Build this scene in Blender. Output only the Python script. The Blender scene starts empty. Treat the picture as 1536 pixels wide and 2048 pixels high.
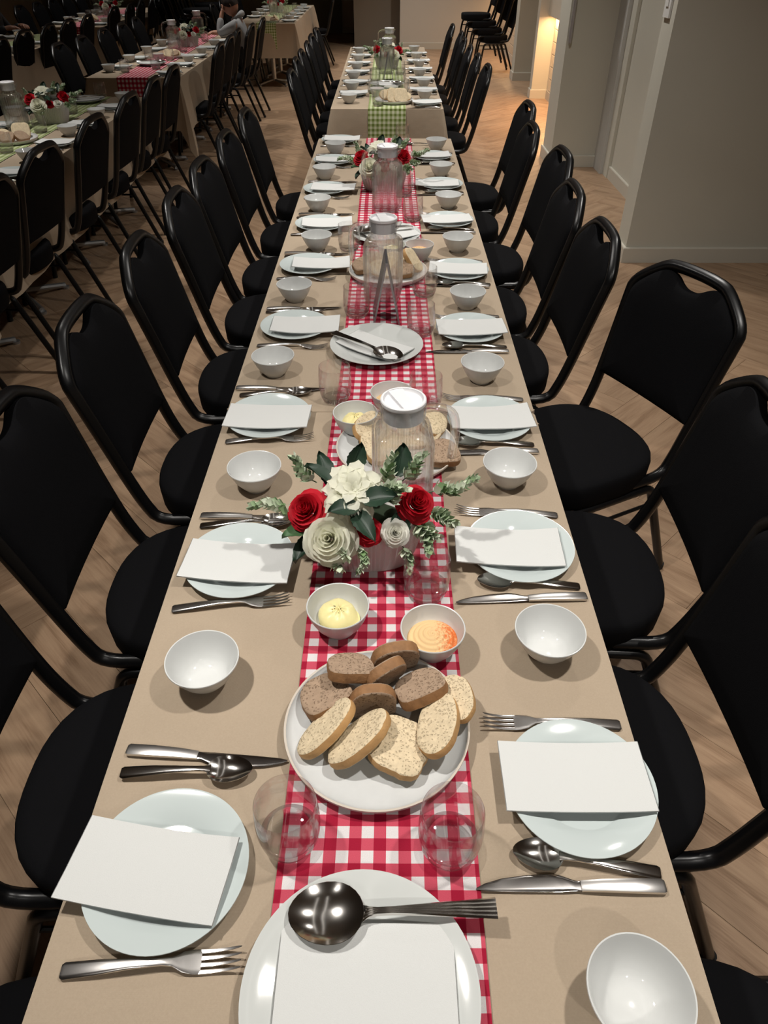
import bpy, math, random
from mathutils import Vector, Matrix, noise
PI = math.pi; R = math.radians
random.seed(7)
C = bpy.context.scene.collection
SC = bpy.context.scene
T = 0.742            # top of a laid table cloth
# ------------------------------------------------------------------ camera
cam = bpy.data.cameras.new('camera'); camo = bpy.data.objects.new('camera', cam); C.objects.link(camo)
cam.sensor_fit = 'VERTICAL'; cam.sensor_height = 36.0; cam.lens = 1420 / 2048 * 36.0
cam.clip_start = 0.05; cam.clip_end = 100
camo.location = (0.015, 0.0, 1.6615)
camo.rotation_euler = (R(90 - 39.22), 0, R(0.25))
SC.camera = camo
# ------------------------------------------------------------------ colour management, world
SC.view_settings.view_transform = 'Standard'; SC.view_settings.look = 'None'
SC.view_settings.gamma = 1; SC.view_settings.use_curve_mapping = False
SC.view_settings.exposure = -1.45
w = bpy.data.worlds.new('World'); SC.world = w; w.use_nodes = True
w.node_tree.nodes['Background'].inputs[0].default_value = (0.9, 0.95, 1.0, 1)
w.node_tree.nodes['Background'].inputs[1].default_value = 0.02
cy = SC.cycles
cy.max_bounces = 8; cy.diffuse_bounces = 3; cy.glossy_bounces = 3; cy.transmission_bounces = 6; cy.transparent_max_bounces = 14
cy.sample_clamp_indirect = 5.0; cy.blur_glossy = 0.4; cy.adaptive_threshold = 0.05
# ------------------------------------------------------------------ lights: recessed ceiling downlights
def downlight(x, y, e, col=(1.0, 0.955, 0.895), size=0.10, spread=135):
    l = bpy.data.lights.new('downlight', 'AREA'); l.shape = 'DISK'; l.size = size; l.energy = e; l.color = col; l.spread = R(spread)
    o = bpy.data.objects.new('downlight', l); C.objects.link(o); o.location = (x, y, 2.775)
    return o
E_MAIN = 44
for yy in (-1.4, 0.8, 3.0, 5.2, 7.4, 9.6, 11.8, 14.0):
    downlight(-0.82, yy, E_MAIN * 0.54, spread=88).rotation_euler = (0, R(-14), 0); downlight(0.85, yy, E_MAIN, spread=122)
for yy in (4.3, 7.6, 9.6, 12.6):
    downlight(-2.15, yy, E_MAIN * 0.42, spread=84)
for yy in (8.4, 11.2, 13.4):
    downlight(-4.0, yy, E_MAIN * 0.3, spread=95)
for xx in (-0.12, 0.42):                       # slim suspended light lines over the front row
    l = bpy.data.lights.new('light_line', 'AREA'); l.shape = 'RECTANGLE'; l.size = 0.05; l.size_y = 6.0; l.energy = 3.5; l.color = (1.0, 0.96, 0.9)
    o = bpy.data.objects.new('light_line', l); C.objects.link(o); o.location = (xx, 2.4, 2.7)
for y0, y1, en in ((7.6, 10.42, 100), (12.25, 15.3, 34)):   # warm strip under the bar overhang
    l = bpy.data.lights.new('bar_strip', 'AREA'); l.shape = 'RECTANGLE'; l.size = 0.02; l.size_y = y1 - y0; l.energy = en; l.color = (1.0, 0.58, 0.27)
    o = bpy.data.objects.new('bar_strip', l); C.objects.link(o); o.location = (2.005, (y0 + y1) / 2, 0.874)

# ------------------------------------------------------------------ mesh builder
class MB:
    def __init__(s): s.v = []; s.f = []; s.m = []
    def add(s, vs, fs, m=0, M=None):
        b = len(s.v)
        s.v += [tuple(M @ Vector(p)) if M is not None else tuple(p) for p in vs]
        for f in fs: s.f.append(tuple(i + b for i in f)); s.m.append(m)
        return s
    def box(s, x0, x1, y0, y1, z0, z1, m=0, M=None):
        vs = [(x, y, z) for z in (z0, z1) for y in (y0, y1) for x in (x0, x1)]
        return s.add(vs, [(0, 2, 3, 1), (4, 5, 7, 6), (0, 1, 5, 4), (2, 6, 7, 3), (0, 4, 6, 2), (1, 3, 7, 5)], m, M)
    def rings(s, rs, cap0=True, cap1=True, m=0, closed=False, M=None, mcap=None):
        n = len(rs[0]); vs = [p for r in rs for p in r]; fs = []; k = len(rs)
        for i in range(k if closed else k - 1):
            a = i * n; b = ((i + 1) % k) * n
            for j in range(n):
                j2 = (j + 1) % n; fs.append((a + j, a + j2, b + j2, b + j))
        base = len(s.f); s.add(vs, fs, m, M)
        off = len(s.v) - len(vs)
        if not closed:
            if cap0: s.f.append(tuple(off + j for j in range(n - 1, -1, -1))); s.m.append(m if mcap is None else mcap)
            if cap1: s.f.append(tuple(off + (k - 1) * n + j for j in range(n))); s.m.append(m if mcap is None else mcap)
        return s
    def lathe(s, prof, n=48, m=0, M=None, cap0=False, cap1=False, sq=None):
        rs = []
        for r, z in prof:
            rs.append([(r * math.cos(2 * PI * j / n), r * math.sin(2 * PI * j / n), z) for j in range(n)])
        return s.rings(rs, cap0 or prof[0][0] <= .0011, cap1 or prof[-1][0] <= .0011, m, M=M)
    def tube(s, path, rad, n=8, prof=None, m=0, closed=False, M=None, up=None):
        P = [Vector(p) for p in path]; k = len(P); rs = []
        t0 = (P[1] - P[0]).normalized()
        nrm = Vector(up) if up is not None else (Vector((0, 0, 1)) if abs(t0.z) < 0.9 else Vector((1, 0, 0)))
        for i in range(k):
            a = P[i - 1] if (i > 0 or closed) else P[i]; b = P[(i + 1) % k] if (i < k - 1 or closed) else P[i]
            t = (b - a).normalized(); nrm = nrm - t * nrm.dot(t)
            if nrm.length < 1e-6: nrm = t.orthogonal()
            nrm.normalize(); bi = t.cross(nrm)
            rr = rad[i] if isinstance(rad, (list, tuple)) else rad
            if prof is None: rs.append([P[i] + (nrm * math.cos(2 * PI * j / n) + bi * math.sin(2 * PI * j / n)) * rr for j in range(n)])
            else: rs.append([P[i] + (nrm * pa + bi * pb) * rr for pa, pb in prof])
        return s.rings([[tuple(q) for q in r] for r in rs], not closed, not closed, m, closed, M)
    def grid(s, fn, nu, nv, m=0, M=None):
        vs = [fn(i / nu, j / nv) for j in range(nv + 1) for i in range(nu + 1)]
        fs = [(j * (nu + 1) + i, j * (nu + 1) + i + 1, (j + 1) * (nu + 1) + i + 1, (j + 1) * (nu + 1) + i) for j in range(nv) for i in range(nu)]
        return s.add(vs, fs, m, M)
    def mesh(s, name, mats, smooth=True, ang=38):
        me = bpy.data.meshes.new(name); me.from_pydata(s.v, [], s.f)
        for mt in (mats if isinstance(mats, (list, tuple)) else [mats]): me.materials.append(MAT[mt])
        me.polygons.foreach_set('material_index', s.m)
        if smooth:
            me.shade_smooth(); me.set_sharp_from_angle(angle=R(ang))
        me.update(); return me
def chaikin(P, it=2, closed=False):
    P = [Vector(p) for p in P]
    for _ in range(it):
        Q = [] if closed else [P[0]]
        n = len(P)
        for i in range(n if closed else n - 1):
            a, b = P[i], P[(i + 1) % n]
            Q += [a * .75 + b * .25, a * .25 + b * .75]
        if not closed: Q.append(P[-1])
        P = Q
    return P
# ------------------------------------------------------------------ object helpers
def tag(o, label, cat=None, group=None, kind=None):
    o['label'] = label
    if cat: o['category'] = cat
    if group: o['group'] = group
    if kind: o['kind'] = kind
    return o
def ob(name, me, parent=None, loc=(0, 0, 0), rot=(0, 0, 0), sc=None, M=None):
    o = bpy.data.objects.new(name, me); C.objects.link(o)
    o.location = loc; o.rotation_euler = rot
    if sc is not None: o.scale = (sc, sc, sc) if isinstance(sc, (int, float)) else sc
    if M is not None: o.matrix_basis = M
    if parent is not None: o.parent = parent
    return o
def single(name, me, label, cat, loc=(0, 0, 0), rot=(0, 0, 0), group=None, sc=None, M=None):
    return tag(ob(name, me, None, loc, rot, sc, M), label, cat, group)
def thing(name, label, cat, loc=(0, 0, 0), rot=(0, 0, 0), group=None):
    return tag(ob(name, None, None, loc, rot), label, cat, group)
def struct(name, me, label, parent=None):
    o = ob(name, me, parent)
    if parent is None: tag(o, label, None, None, 'structure')
    return o
ORD = ['first', 'second', 'third', 'fourth', 'fifth', 'sixth', 'seventh', 'eighth', 'ninth', 'tenth', 'eleventh', 'twelfth']

# ------------------------------------------------------------------ materials
MAT = {}
def newmat(name):
    m = bpy.data.materials.new(name); m.use_nodes = True; MAT[name] = m
    return m, m.node_tree.nodes, m.node_tree.links, m.node_tree.nodes['Principled BSDF']
def nd(ns, typ, **kw):
    n = ns.new(typ)
    for k, v in kw.items():
        if k.startswith('i_'):
            key = k[2:]; n.inputs[int(key) if key.isdigit() else key.replace('_', ' ')].default_value = v
        else: setattr(n, k, v)
    return n
def simple(name, col, rough=0.5, metal=0.0, spec=0.5, bump=0.0, bscale=200, var=0.0, vscale=6, coat=0.0, sheen=0.0, sss=0.0, trans=None, coord='Object'):
    m, ns, lk, b = newmat(name)
    b.inputs['Base Color'].default_value = (*col, 1); b.inputs['Roughness'].default_value = rough; b.inputs['Metallic'].default_value = metal
    b.inputs['Specular IOR Level'].default_value = spec; b.inputs['Coat Weight'].default_value = coat; b.inputs['Coat Roughness'].default_value = 0.06
    b.inputs['Sheen Weight'].default_value = sheen
    if sss: b.inputs['Subsurface Weight'].default_value = sss; b.inputs['Subsurface Radius'].default_value = (0.01, 0.005, 0.003)
    tc = nd(ns, 'ShaderNodeTexCoord')
    if var:
        nz = nd(ns, 'ShaderNodeTexNoise', i_Scale=vscale, i_Detail=5.0); lk.new(tc.outputs[coord], nz.inputs['Vector'])
        mx = nd(ns, 'ShaderNodeMix', data_type='RGBA')
        mx.inputs[6].default_value = (*[max(0, c * (1 - var)) for c in col], 1); mx.inputs[7].default_value = (*[min(1, c * (1 + var)) for c in col], 1)
        lk.new(nz.outputs['Fac'], mx.inputs[0]); lk.new(mx.outputs[2], b.inputs['Base Color'])
    if bump:
        nb = nd(ns, 'ShaderNodeTexNoise', i_Scale=bscale, i_Detail=3.0); lk.new(tc.outputs[coord], nb.inputs['Vector'])
        bp = nd(ns, 'ShaderNodeBump', i_Strength=bump, i_Distance=0.002); lk.new(nb.outputs['Fac'], bp.inputs['Height']); lk.new(bp.outputs['Normal'], b.inputs['Normal'])
    return m
simple('chair_fabric', (0.0040, 0.0040, 0.0048), 0.9, spec=0.09, bump=0.25, bscale=700)
simple('chair_metal', (0.003, 0.003, 0.0035), 0.33, spec=0.35)
simple('chair_rubber', (0.01, 0.01, 0.01), 0.7)
simple('porcelain', (0.61, 0.62, 0.61), 0.06, spec=0.5)
simple('serving_china', (0.57, 0.59, 0.575), 0.09, spec=0.5)
simple('plate_china', (0.53, 0.59, 0.585), 0.09, spec=0.5)
simple('stoneware', (0.59, 0.60, 0.595), 0.3, spec=0.4, var=0.04, vscale=60)
simple('stone_rim', (0.55, 0.49, 0.42), 0.35)
simple('napkin_paper', (0.625, 0.635, 0.625), 0.9, spec=0.1, bump=0.25, bscale=900)
simple('steel', (0.70, 0.68, 0.66), 0.24, metal=1.0)
simple('steel_polished', (0.68, 0.66, 0.63), 0.14, metal=1.0)
simple('steel_satin', (0.72, 0.70, 0.68), 0.30, metal=1.0)
simple('steel_blade', (0.42, 0.40, 0.385), 0.16, metal=1.0)
simple('wall_paint', (0.54, 0.525, 0.455), 0.85, spec=0.2, bump=0.06, bscale=260, var=0.03, vscale=3)
simple('wall_back_paint', (0.58, 0.54, 0.475), 0.85, spec=0.2, bump=0.06, bscale=260)
simple('wall_grey', (0.22, 0.215, 0.17), 0.8, spec=0.2)
simple('wall_taupe', (0.25, 0.215, 0.17), 0.8, spec=0.2)
simple('skirting', (0.55, 0.525, 0.455), 0.5, spec=0.3)
simple('door_trim', (0.52, 0.52, 0.50), 0.4)
simple('ceiling_paint', (0.20, 0.175, 0.15), 0.9)
simple('tile_glaze', (0.62, 0.55, 0.45), 0.25, var=0.12, vscale=9)
simple('grout', (0.62, 0.57, 0.5), 0.9)
simple('table_wood', (0.42, 0.36, 0.3), 0.5)
simple('table_metal', (0.42, 0.42, 0.42), 0.35, metal=0.8)
simple('butter', (0.83, 0.74, 0.36), 0.4, sss=0.1, bump=0.1, bscale=60)
simple('pepper', (0.02, 0.016, 0.012), 0.8)
def petalmat(name, col, trans=0.35):
    m, ns, lk, b = newmat(name); out = ns['Material Output']
    tc = nd(ns, 'ShaderNodeTexCoord'); nz = nd(ns, 'ShaderNodeTexNoise', i_Scale=60.0, i_Detail=4.0); lk.new(tc.outputs['Object'], nz.inputs['Vector'])
    mx = nd(ns, 'ShaderNodeMix', data_type='RGBA'); mx.inputs[6].default_value = (*[c * .88 for c in col], 1); mx.inputs[7].default_value = (*[min(.95, c * 1.08) for c in col], 1)
    lk.new(nz.outputs['Fac'], mx.inputs[0]); lk.new(mx.outputs[2], b.inputs['Base Color']); b.inputs['Roughness'].default_value = 0.65; b.inputs['Specular IOR Level'].default_value = 0.25
    t = nd(ns, 'ShaderNodeBsdfTranslucent'); lk.new(mx.outputs[2], t.inputs[0]); ms = nd(ns, 'ShaderNodeMixShader'); ms.inputs[0].default_value = trans
    lk.new(b.outputs[0], ms.inputs[1]); lk.new(t.outputs[0], ms.inputs[2]); lk.new(ms.outputs[0], out.inputs['Surface'])
petalmat('petal_white', (0.92, 0.915, 0.76), .42); petalmat('petal_cream', (0.92, 0.91, 0.82), .42); petalmat('petal_red', (0.55, 0.010, 0.024), 0.3)
simple('leaf_dark', (0.012, 0.034, 0.018), 0.5, var=0.3, vscale=60)
simple('leaf_mid', (0.05, 0.12, 0.045), 0.55, var=0.3, vscale=60)
simple('pot_ceramic', (0.70, 0.68, 0.66), 0.35, spec=0.4)
simple('foam_green', (0.03, 0.05, 0.025), 0.9)
simple('lid_white', (0.82, 0.82, 0.84), 0.35)
simple('card_dark', (0.035, 0.035, 0.04), 0.3)
simple('card_edge', (0.30, 0.29, 0.29), 0.4, metal=0.5)
simple('skin', (0.42, 0.22, 0.15), 0.55, sss=0.1)
simple('hair_dark', (0.02, 0.013, 0.01), 0.6)
simple('hoodie_grey', (0.32, 0.325, 0.33), 0.95, var=0.15, vscale=90)
simple('cloth_black', (0.012, 0.012, 0.014), 0.7)
simple('cloth_navy', (0.06, 0.07, 0.10), 0.8)
simple('cloth_palegrey', (0.30, 0.30, 0.29), 0.9)
simple('eye_dark', (0.02, 0.015, 0.012), 0.3)
simple('lip', (0.33, 0.13, 0.11), 0.5)
simple('switch_white', (0.7, 0.7, 0.68), 0.4)
simple('bar_grey', (0.36, 0.34, 0.34), 0.35)
simple('crust_brown', (0.27, 0.135, 0.055), 0.75, bump=0.5, bscale=160, var=0.5, vscale=70)
simple('crust_white', (0.52, 0.30, 0.12), 0.75, bump=0.4, bscale=150, var=0.35, vscale=45)
def crumbmat(name, col, dark):
    m, ns, lk, b = newmat(name)
    tc = nd(ns, 'ShaderNodeTexCoord'); vo = nd(ns, 'ShaderNodeTexVoronoi', i_Scale=230.0); nz = nd(ns, 'ShaderNodeTexNoise', i_Scale=90.0, i_Detail=6.0, i_Roughness=0.7)
    va = nd(ns, 'ShaderNodeVectorMath', operation='MULTIPLY_ADD'); va.inputs[1].default_value = (.012, .012, .012); lk.new(nz.outputs['Color'], va.inputs[0]); lk.new(tc.outputs['Object'], va.inputs[2])
    lk.new(tc.outputs['Object'], nz.inputs['Vector']); lk.new(va.outputs[0], vo.inputs['Vector'])
    sz = nd(ns, 'ShaderNodeTexNoise', i_Scale=45.0); lk.new(tc.outputs['Object'], sz.inputs['Vector'])
    th = nd(ns, 'ShaderNodeMath', operation='MULTIPLY', i_1=0.48); lk.new(sz.outputs['Fac'], th.inputs[0])
    df = nd(ns, 'ShaderNodeMath', operation='SUBTRACT'); lk.new(vo.outputs['Distance'], df.inputs[0]); lk.new(th.outputs[0], df.inputs[1])
    mr = nd(ns, 'ShaderNodeMapRange', i_1=-0.12, i_2=0.10); lk.new(df.outputs[0], mr.inputs[0])
    v = nd(ns, 'ShaderNodeMapRange', i_1=0.25, i_2=0.75, i_3=0.80, i_4=1.15); lk.new(nz.outputs['Fac'], v.inputs[0])
    mx = nd(ns, 'ShaderNodeMix', data_type='RGBA'); mx.inputs[6].default_value = (*dark, 1); mx.inputs[7].default_value = (*col, 1); lk.new(mr.outputs[0], mx.inputs[0])
    mu = nd(ns, 'ShaderNodeMix', data_type='RGBA', blend_type='MULTIPLY'); mu.inputs[0].default_value = 1; lk.new(mx.outputs[2], mu.inputs[6]); lk.new(v.outputs[0], mu.inputs[7])
    lk.new(mu.outputs[2], b.inputs['Base Color']); b.inputs['Roughness'].default_value = 0.95; b.inputs['Specular IOR Level'].default_value = 0.1
    ad = nd(ns, 'ShaderNodeMath', operation='ADD'); lk.new(mr.outputs[0], ad.inputs[0]); lk.new(nz.outputs['Fac'], ad.inputs[1])
    bp = nd(ns, 'ShaderNodeBump', i_Strength=0.8, i_Distance=0.0015); lk.new(ad.outputs[0], bp.inputs['Height']); lk.new(bp.outputs['Normal'], b.inputs['Normal'])
crumbmat('crumb_brown', (0.37, 0.265, 0.185), (0.295, 0.20, 0.13))
crumbmat('crumb_white', (0.68, 0.56, 0.38), (0.65, 0.525, 0.345))
def sprigmat():
    m, ns, lk, b = newmat('sprig_leaf')
    g = nd(ns, 'ShaderNodeNewGeometry'); cr = nd(ns, 'ShaderNodeValToRGB')
    cr.color_ramp.elements[0].color = (0.16, 0.27, 0.11, 1); cr.color_ramp.elements[1].color = (0.76, 0.81, 0.66, 1)
    lk.new(g.outputs['Random Per Island'], cr.inputs[0]); lk.new(cr.outputs[0], b.inputs['Base Color']); b.inputs['Roughness'].default_value = 0.6
sprigmat()
def clothmat():
    m, ns, lk, b = newmat('linen_cloth')
    tc = nd(ns, 'ShaderNodeTexCoord')
    nz = nd(ns, 'ShaderNodeTexNoise', i_Scale=5.0, i_Detail=6.0); lk.new(tc.outputs['Object'], nz.inputs['Vector'])
    n2 = nd(ns, 'ShaderNodeTexNoise', i_Scale=420.0, i_Detail=2.0); lk.new(tc.outputs['Object'], n2.inputs['Vector'])
    ad = nd(ns, 'ShaderNodeMath', operation='ADD'); lk.new(nz.outputs['Fac'], ad.inputs[0]); lk.new(n2.outputs['Fac'], ad.inputs[1])
    ml = nd(ns, 'ShaderNodeMath', operation='MULTIPLY', i_1=0.5); lk.new(ad.outputs[0], ml.inputs[0])
    mx = nd(ns, 'ShaderNodeMix', data_type='RGBA'); mx.inputs[6].default_value = (0.335, 0.264, 0.192, 1); mx.inputs[7].default_value = (0.445, 0.360, 0.268, 1)
    lk.new(ml.outputs[0], mx.inputs[0]); lk.new(mx.outputs[2], b.inputs['Base Color'])
    b.inputs['Roughness'].default_value = 0.9; b.inputs['Specular IOR Level'].default_value = 0.15
    wx = nd(ns, 'ShaderNodeTexWave', bands_direction='X', i_Scale=330.0); wy = nd(ns, 'ShaderNodeTexWave', bands_direction='Y', i_Scale=330.0)
    lk.new(tc.outputs['Object'], wx.inputs['Vector']); lk.new(tc.outputs['Object'], wy.inputs['Vector'])
    a2 = nd(ns, 'ShaderNodeMath', operation='ADD'); lk.new(wx.outputs['Fac'], a2.inputs[0]); lk.new(wy.outputs['Fac'], a2.inputs[1])
    bp = nd(ns, 'ShaderNodeBump', i_Strength=0.2, i_Distance=0.0006); lk.new(a2.outputs[0], bp.inputs['Height'])
    n3 = nd(ns, 'ShaderNodeTexNoise', i_Scale=7.0, i_Detail=2.0); lk.new(tc.outputs['Object'], n3.inputs['Vector'])
    b3 = nd(ns, 'ShaderNodeBump', i_Strength=0.25, i_Distance=0.02); lk.new(n3.outputs['Fac'], b3.inputs['Height']); lk.new(bp.outputs['Normal'], b3.inputs['Normal'])
    lk.new(b3.outputs['Normal'], b.inputs['Normal'])
clothmat()
def gingham(name, dark, mid, light, period):
    m, ns, lk, b = newmat(name)
    uv = nd(ns, 'ShaderNodeUVMap'); sp = nd(ns, 'ShaderNodeSeparateXYZ'); lk.new(uv.outputs[0], sp.inputs[0])
    st = []
    for ax in (0, 1):
        d = nd(ns, 'ShaderNodeMath', operation='DIVIDE', i_1=period); lk.new(sp.outputs[ax], d.inputs[0])
        fr = nd(ns, 'ShaderNodeMath', operation='FRACT'); lk.new(d.outputs[0], fr.inputs[0])
        g = nd(ns, 'ShaderNodeMath', operation='GREATER_THAN', i_1=0.5); lk.new(fr.outputs[0], g.inputs[0]); st.append(g)
    sm = nd(ns, 'ShaderNodeMath', operation='ADD'); lk.new(st[0].outputs[0], sm.inputs[0]); lk.new(st[1].outputs[0], sm.inputs[1])
    hf = nd(ns, 'ShaderNodeMath', operation='MULTIPLY', i_1=0.5); lk.new(sm.outputs[0], hf.inputs[0])
    cr = nd(ns, 'ShaderNodeValToRGB'); cr.color_ramp.interpolation = 'CONSTANT'
    e = cr.color_ramp.elements; e[0].color = (*light, 1); e[1].position = 0.75; e[1].color = (*dark, 1); k = e.new(0.25); k.color = (*mid, 1)
    lk.new(hf.outputs[0], cr.inputs[0])
    nz = nd(ns, 'ShaderNodeTexNoise', i_Scale=900.0); lk.new(uv.outputs[0], nz.inputs['Vector'])
    mp = nd(ns, 'ShaderNodeMapRange', i_3=0.82, i_4=1.15); lk.new(nz.outputs['Fac'], mp.inputs[0])
    mu = nd(ns, 'ShaderNodeMix', data_type='RGBA', blend_type='MULTIPLY'); mu.inputs[0].default_value = 1; lk.new(cr.outputs[0], mu.inputs[6]); lk.new(mp.outputs[0], mu.inputs[7])
    lk.new(mu.outputs[2], b.inputs['Base Color']); b.inputs['Roughness'].default_value = 0.9; b.inputs['Specular IOR Level'].default_value = 0.15
gingham('gingham_red', (0.31, 0.009, 0.032), (0.52, 0.075, 0.115), (0.66, 0.63, 0.63), 0.0322)
gingham('gingham_green', (0.155, 0.205, 0.05), (0.36, 0.42, 0.20), (0.62, 0.64, 0.46), 0.030)
def hummusmat():
    m, ns, lk, b = newmat('hummus')
    tc = nd(ns, 'ShaderNodeTexCoord'); gr = nd(ns, 'ShaderNodeMapping'); lk.new(tc.outputs['Object'], gr.inputs['Vector'])
    sp = nd(ns, 'ShaderNodeSeparateXYZ'); lk.new(gr.outputs[0], sp.inputs[0])
    nz = nd(ns, 'ShaderNodeTexNoise', i_Scale=260.0, i_Detail=4.0); lk.new(tc.outputs['Object'], nz.inputs['Vector'])
    mr = nd(ns, 'ShaderNodeMapRange', i_1=-0.012, i_2=0.036, i_3=-0.30, i_4=0.32); lk.new(sp.outputs[0], mr.inputs[0])
    ad = nd(ns, 'ShaderNodeMath', operation='ADD'); lk.new(mr.outputs[0], ad.inputs[0]); lk.new(nz.outputs['Fac'], ad.inputs[1])
    cr = nd(ns, 'ShaderNodeValToRGB'); e = cr.color_ramp.elements
    e[0].position = 0.45; e[0].color = (0.70, 0.48, 0.24, 1); e[1].position = 0.8; e[1].color = (0.60, 0.13, 0.02, 1)
    lk.new(ad.outputs[0], cr.inputs[0]); lk.new(cr.outputs[0], b.inputs['Base Color']); b.inputs['Roughness'].default_value = 0.7
    bp = nd(ns, 'ShaderNodeBump', i_Strength=0.3, i_Distance=0.001); lk.new(nz.outputs['Fac'], bp.inputs['Height']); lk.new(bp.outputs['Normal'], b.inputs['Normal'])
hummusmat()
def glassmat(name, refr, tint, rough=0.0):
    m, ns, lk, b = newmat(name); ns.remove(b)
    out = ns['Material Output']
    g = nd(ns, 'ShaderNodeBsdfGlass', i_Roughness=rough, i_IOR=1.46); g.inputs['Color'].default_value = (*tint, 1)
    t = nd(ns, 'ShaderNodeBsdfTransparent'); t.inputs[0].default_value = (*tint, 1)
    gl = nd(ns, 'ShaderNodeBsdfGlossy', i_Roughness=0.03)
    lw = nd(ns, 'ShaderNodeLayerWeight', i_Blend=0.5); pw = nd(ns, 'ShaderNodeMath', operation='POWER', i_1=4.5); lk.new(lw.outputs['Facing'], pw.inputs[0])
    fr = nd(ns, 'ShaderNodeMath', operation='MULTIPLY_ADD', i_1=0.9, i_2=0.035); lk.new(pw.outputs[0], fr.inputs[0]); m1 = nd(ns, 'ShaderNodeMixShader')
    lk.new(fr.outputs[0], m1.inputs[0]); lk.new(t.outputs[0], m1.inputs[1]); lk.new(gl.outputs[0], m1.inputs[2])
    mx = nd(ns, 'ShaderNodeMixShader'); mx.inputs[0].default_value = refr
    lk.new(m1.outputs[0], mx.inputs[1]); lk.new(g.outputs[0], mx.inputs[2]); lk.new(mx.outputs[0], out.inputs['Surface'])
glassmat('base_glass', 0.65, (0.99, 0.99, 0.99))
glassmat('tumbler_glass', 0.10, (0.992, 0.992, 0.992))
glassmat('jug_glass', 0.26, (0.99, 0.99, 0.992))
def plankmat():
    m, ns, lk, b = newmat('oak_plank')
    uv = nd(ns, 'ShaderNodeUVMap'); oi = nd(ns, 'ShaderNodeObjectInfo'); ge = nd(ns, 'ShaderNodeNewGeometry')
    ad = nd(ns, 'ShaderNodeMath', operation='ADD'); lk.new(oi.outputs['Random'], ad.inputs[0]); lk.new(ge.outputs['Random Per Island'], ad.inputs[1])
    rn = nd(ns, 'ShaderNodeMath', operation='FRACT'); lk.new(ad.outputs[0], rn.inputs[0])
    of = nd(ns, 'ShaderNodeMath', operation='MULTIPLY', i_1=37.0); lk.new(rn.outputs[0], of.inputs[0])
    cb = nd(ns, 'ShaderNodeCombineXYZ'); lk.new(of.outputs[0], cb.inputs[0]); lk.new(of.outputs[0], cb.inputs[1])
    va = nd(ns, 'ShaderNodeVectorMath', operation='ADD'); lk.new(uv.outputs[0], va.inputs[0]); lk.new(cb.outputs[0], va.inputs[1])
    mp = nd(ns, 'ShaderNodeMapping'); mp.inputs['Scale'].default_value = (1.6, 14, 1); lk.new(va.outputs[0], mp.inputs['Vector'])
    n1 = nd(ns, 'ShaderNodeTexNoise', i_Scale=1.6, i_Detail=6.0, i_Roughness=0.6, i_Distortion=0.8); lk.new(mp.outputs[0], n1.inputs['Vector'])
    mp2 = nd(ns, 'ShaderNodeMapping'); mp2.inputs['Scale'].default_value = (5, 150, 1); lk.new(va.outputs[0], mp2.inputs['Vector'])
    n2 = nd(ns, 'ShaderNodeTexNoise', i_Scale=1.5, i_Detail=3.0); lk.new(mp2.outputs[0], n2.inputs['Vector'])
    a2 = nd(ns, 'ShaderNodeMath', operation='MULTIPLY_ADD', i_1=0.35); lk.new(n2.outputs['Fac'], a2.inputs[0]); lk.new(n1.outputs['Fac'], a2.inputs[2])
    cr = nd(ns, 'ShaderNodeValToRGB'); e = cr.color_ramp.elements
    e[0].position = 0.4; e[0].color = (0.20, 0.118, 0.066, 1); e[1].position = 0.95; e[1].color = (0.44, 0.30, 0.19, 1)
    k = e.new(0.66); k.color = (0.345, 0.225, 0.14, 1)
    lk.new(a2.outputs[0], cr.inputs[0])
    mr = nd(ns, 'ShaderNodeMapRange', i_3=0.88, i_4=1.08); lk.new(rn.outputs[0], mr.inputs[0])
    mu = nd(ns, 'ShaderNodeMix', data_type='RGBA', blend_type='MULTIPLY'); mu.inputs[0].default_value = 1
    lk.new(cr.outputs[0], mu.inputs[6]); lk.new(mr.outputs[0], mu.inputs[7]); lk.new(mu.outputs[2], b.inputs['Base Color'])
    b.inputs['Roughness'].default_value = 0.42; b.inputs['Specular IOR Level'].default_value = 0.4
    bp = nd(ns, 'ShaderNodeBump', i_Strength=0.12, i_Distance=0.001); lk.new(a2.outputs[0], bp.inputs['Height']); lk.new(bp.outputs['Normal'], b.inputs['Normal'])
plankmat()
simple('floor_joint', (0.27, 0.18, 0.11), 0.9)
# ------------------------------------------------------------------ floor with herringbone planks
fl = struct('floor', MB().box(-7.2, 3.4, -4.2, 18.6, -0.06, -0.010).mesh('floor', 'floor_joint', False), 'oak herringbone plank floor of the hall')
WP, NP = 0.2, 5
def plank_mesh(mb_list, name):
    vs, fs, uvs = [], [], []
    for cx, cyy, ang, L in mb_list:
        ca, sa = math.cos(ang), math.sin(ang); hl, hw = L / 2 - 0.0004, WP / 2 - 0.0004; b = len(vs)
        for z, ins in ((-0.010, 0.0), (-0.0008, 0.0), (0.0, 0.0005)):
            for sx, sy in ((-1, -1), (1, -1), (1, 1), (-1, 1)):
                lx, ly = sx * (hl - ins), sy * (hw - ins)
                vs.append((cx + lx * ca - ly * sa, cyy + lx * sa + ly * ca, z)); uvs.append((lx, ly))
        for r in (0, 4):
            for j in range(4): j2 = (j + 1) % 4; fs.append((b + r + j, b + r + j2, b + r + 4 + j2, b + r + 4 + j))
        fs.append((b + 8, b + 9, b + 10, b + 11))
    me = bpy.data.meshes.new(name); me.from_pydata(vs, [], fs); me.materials.append(MAT['oak_plank'])
    ul = me.uv_layers.new(name='UVMap')
    for l in me.loops: ul.data[l.index].uv = uvs[l.vertex_index]
    return me
cand = []
q2 = math.sqrt(2)
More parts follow.
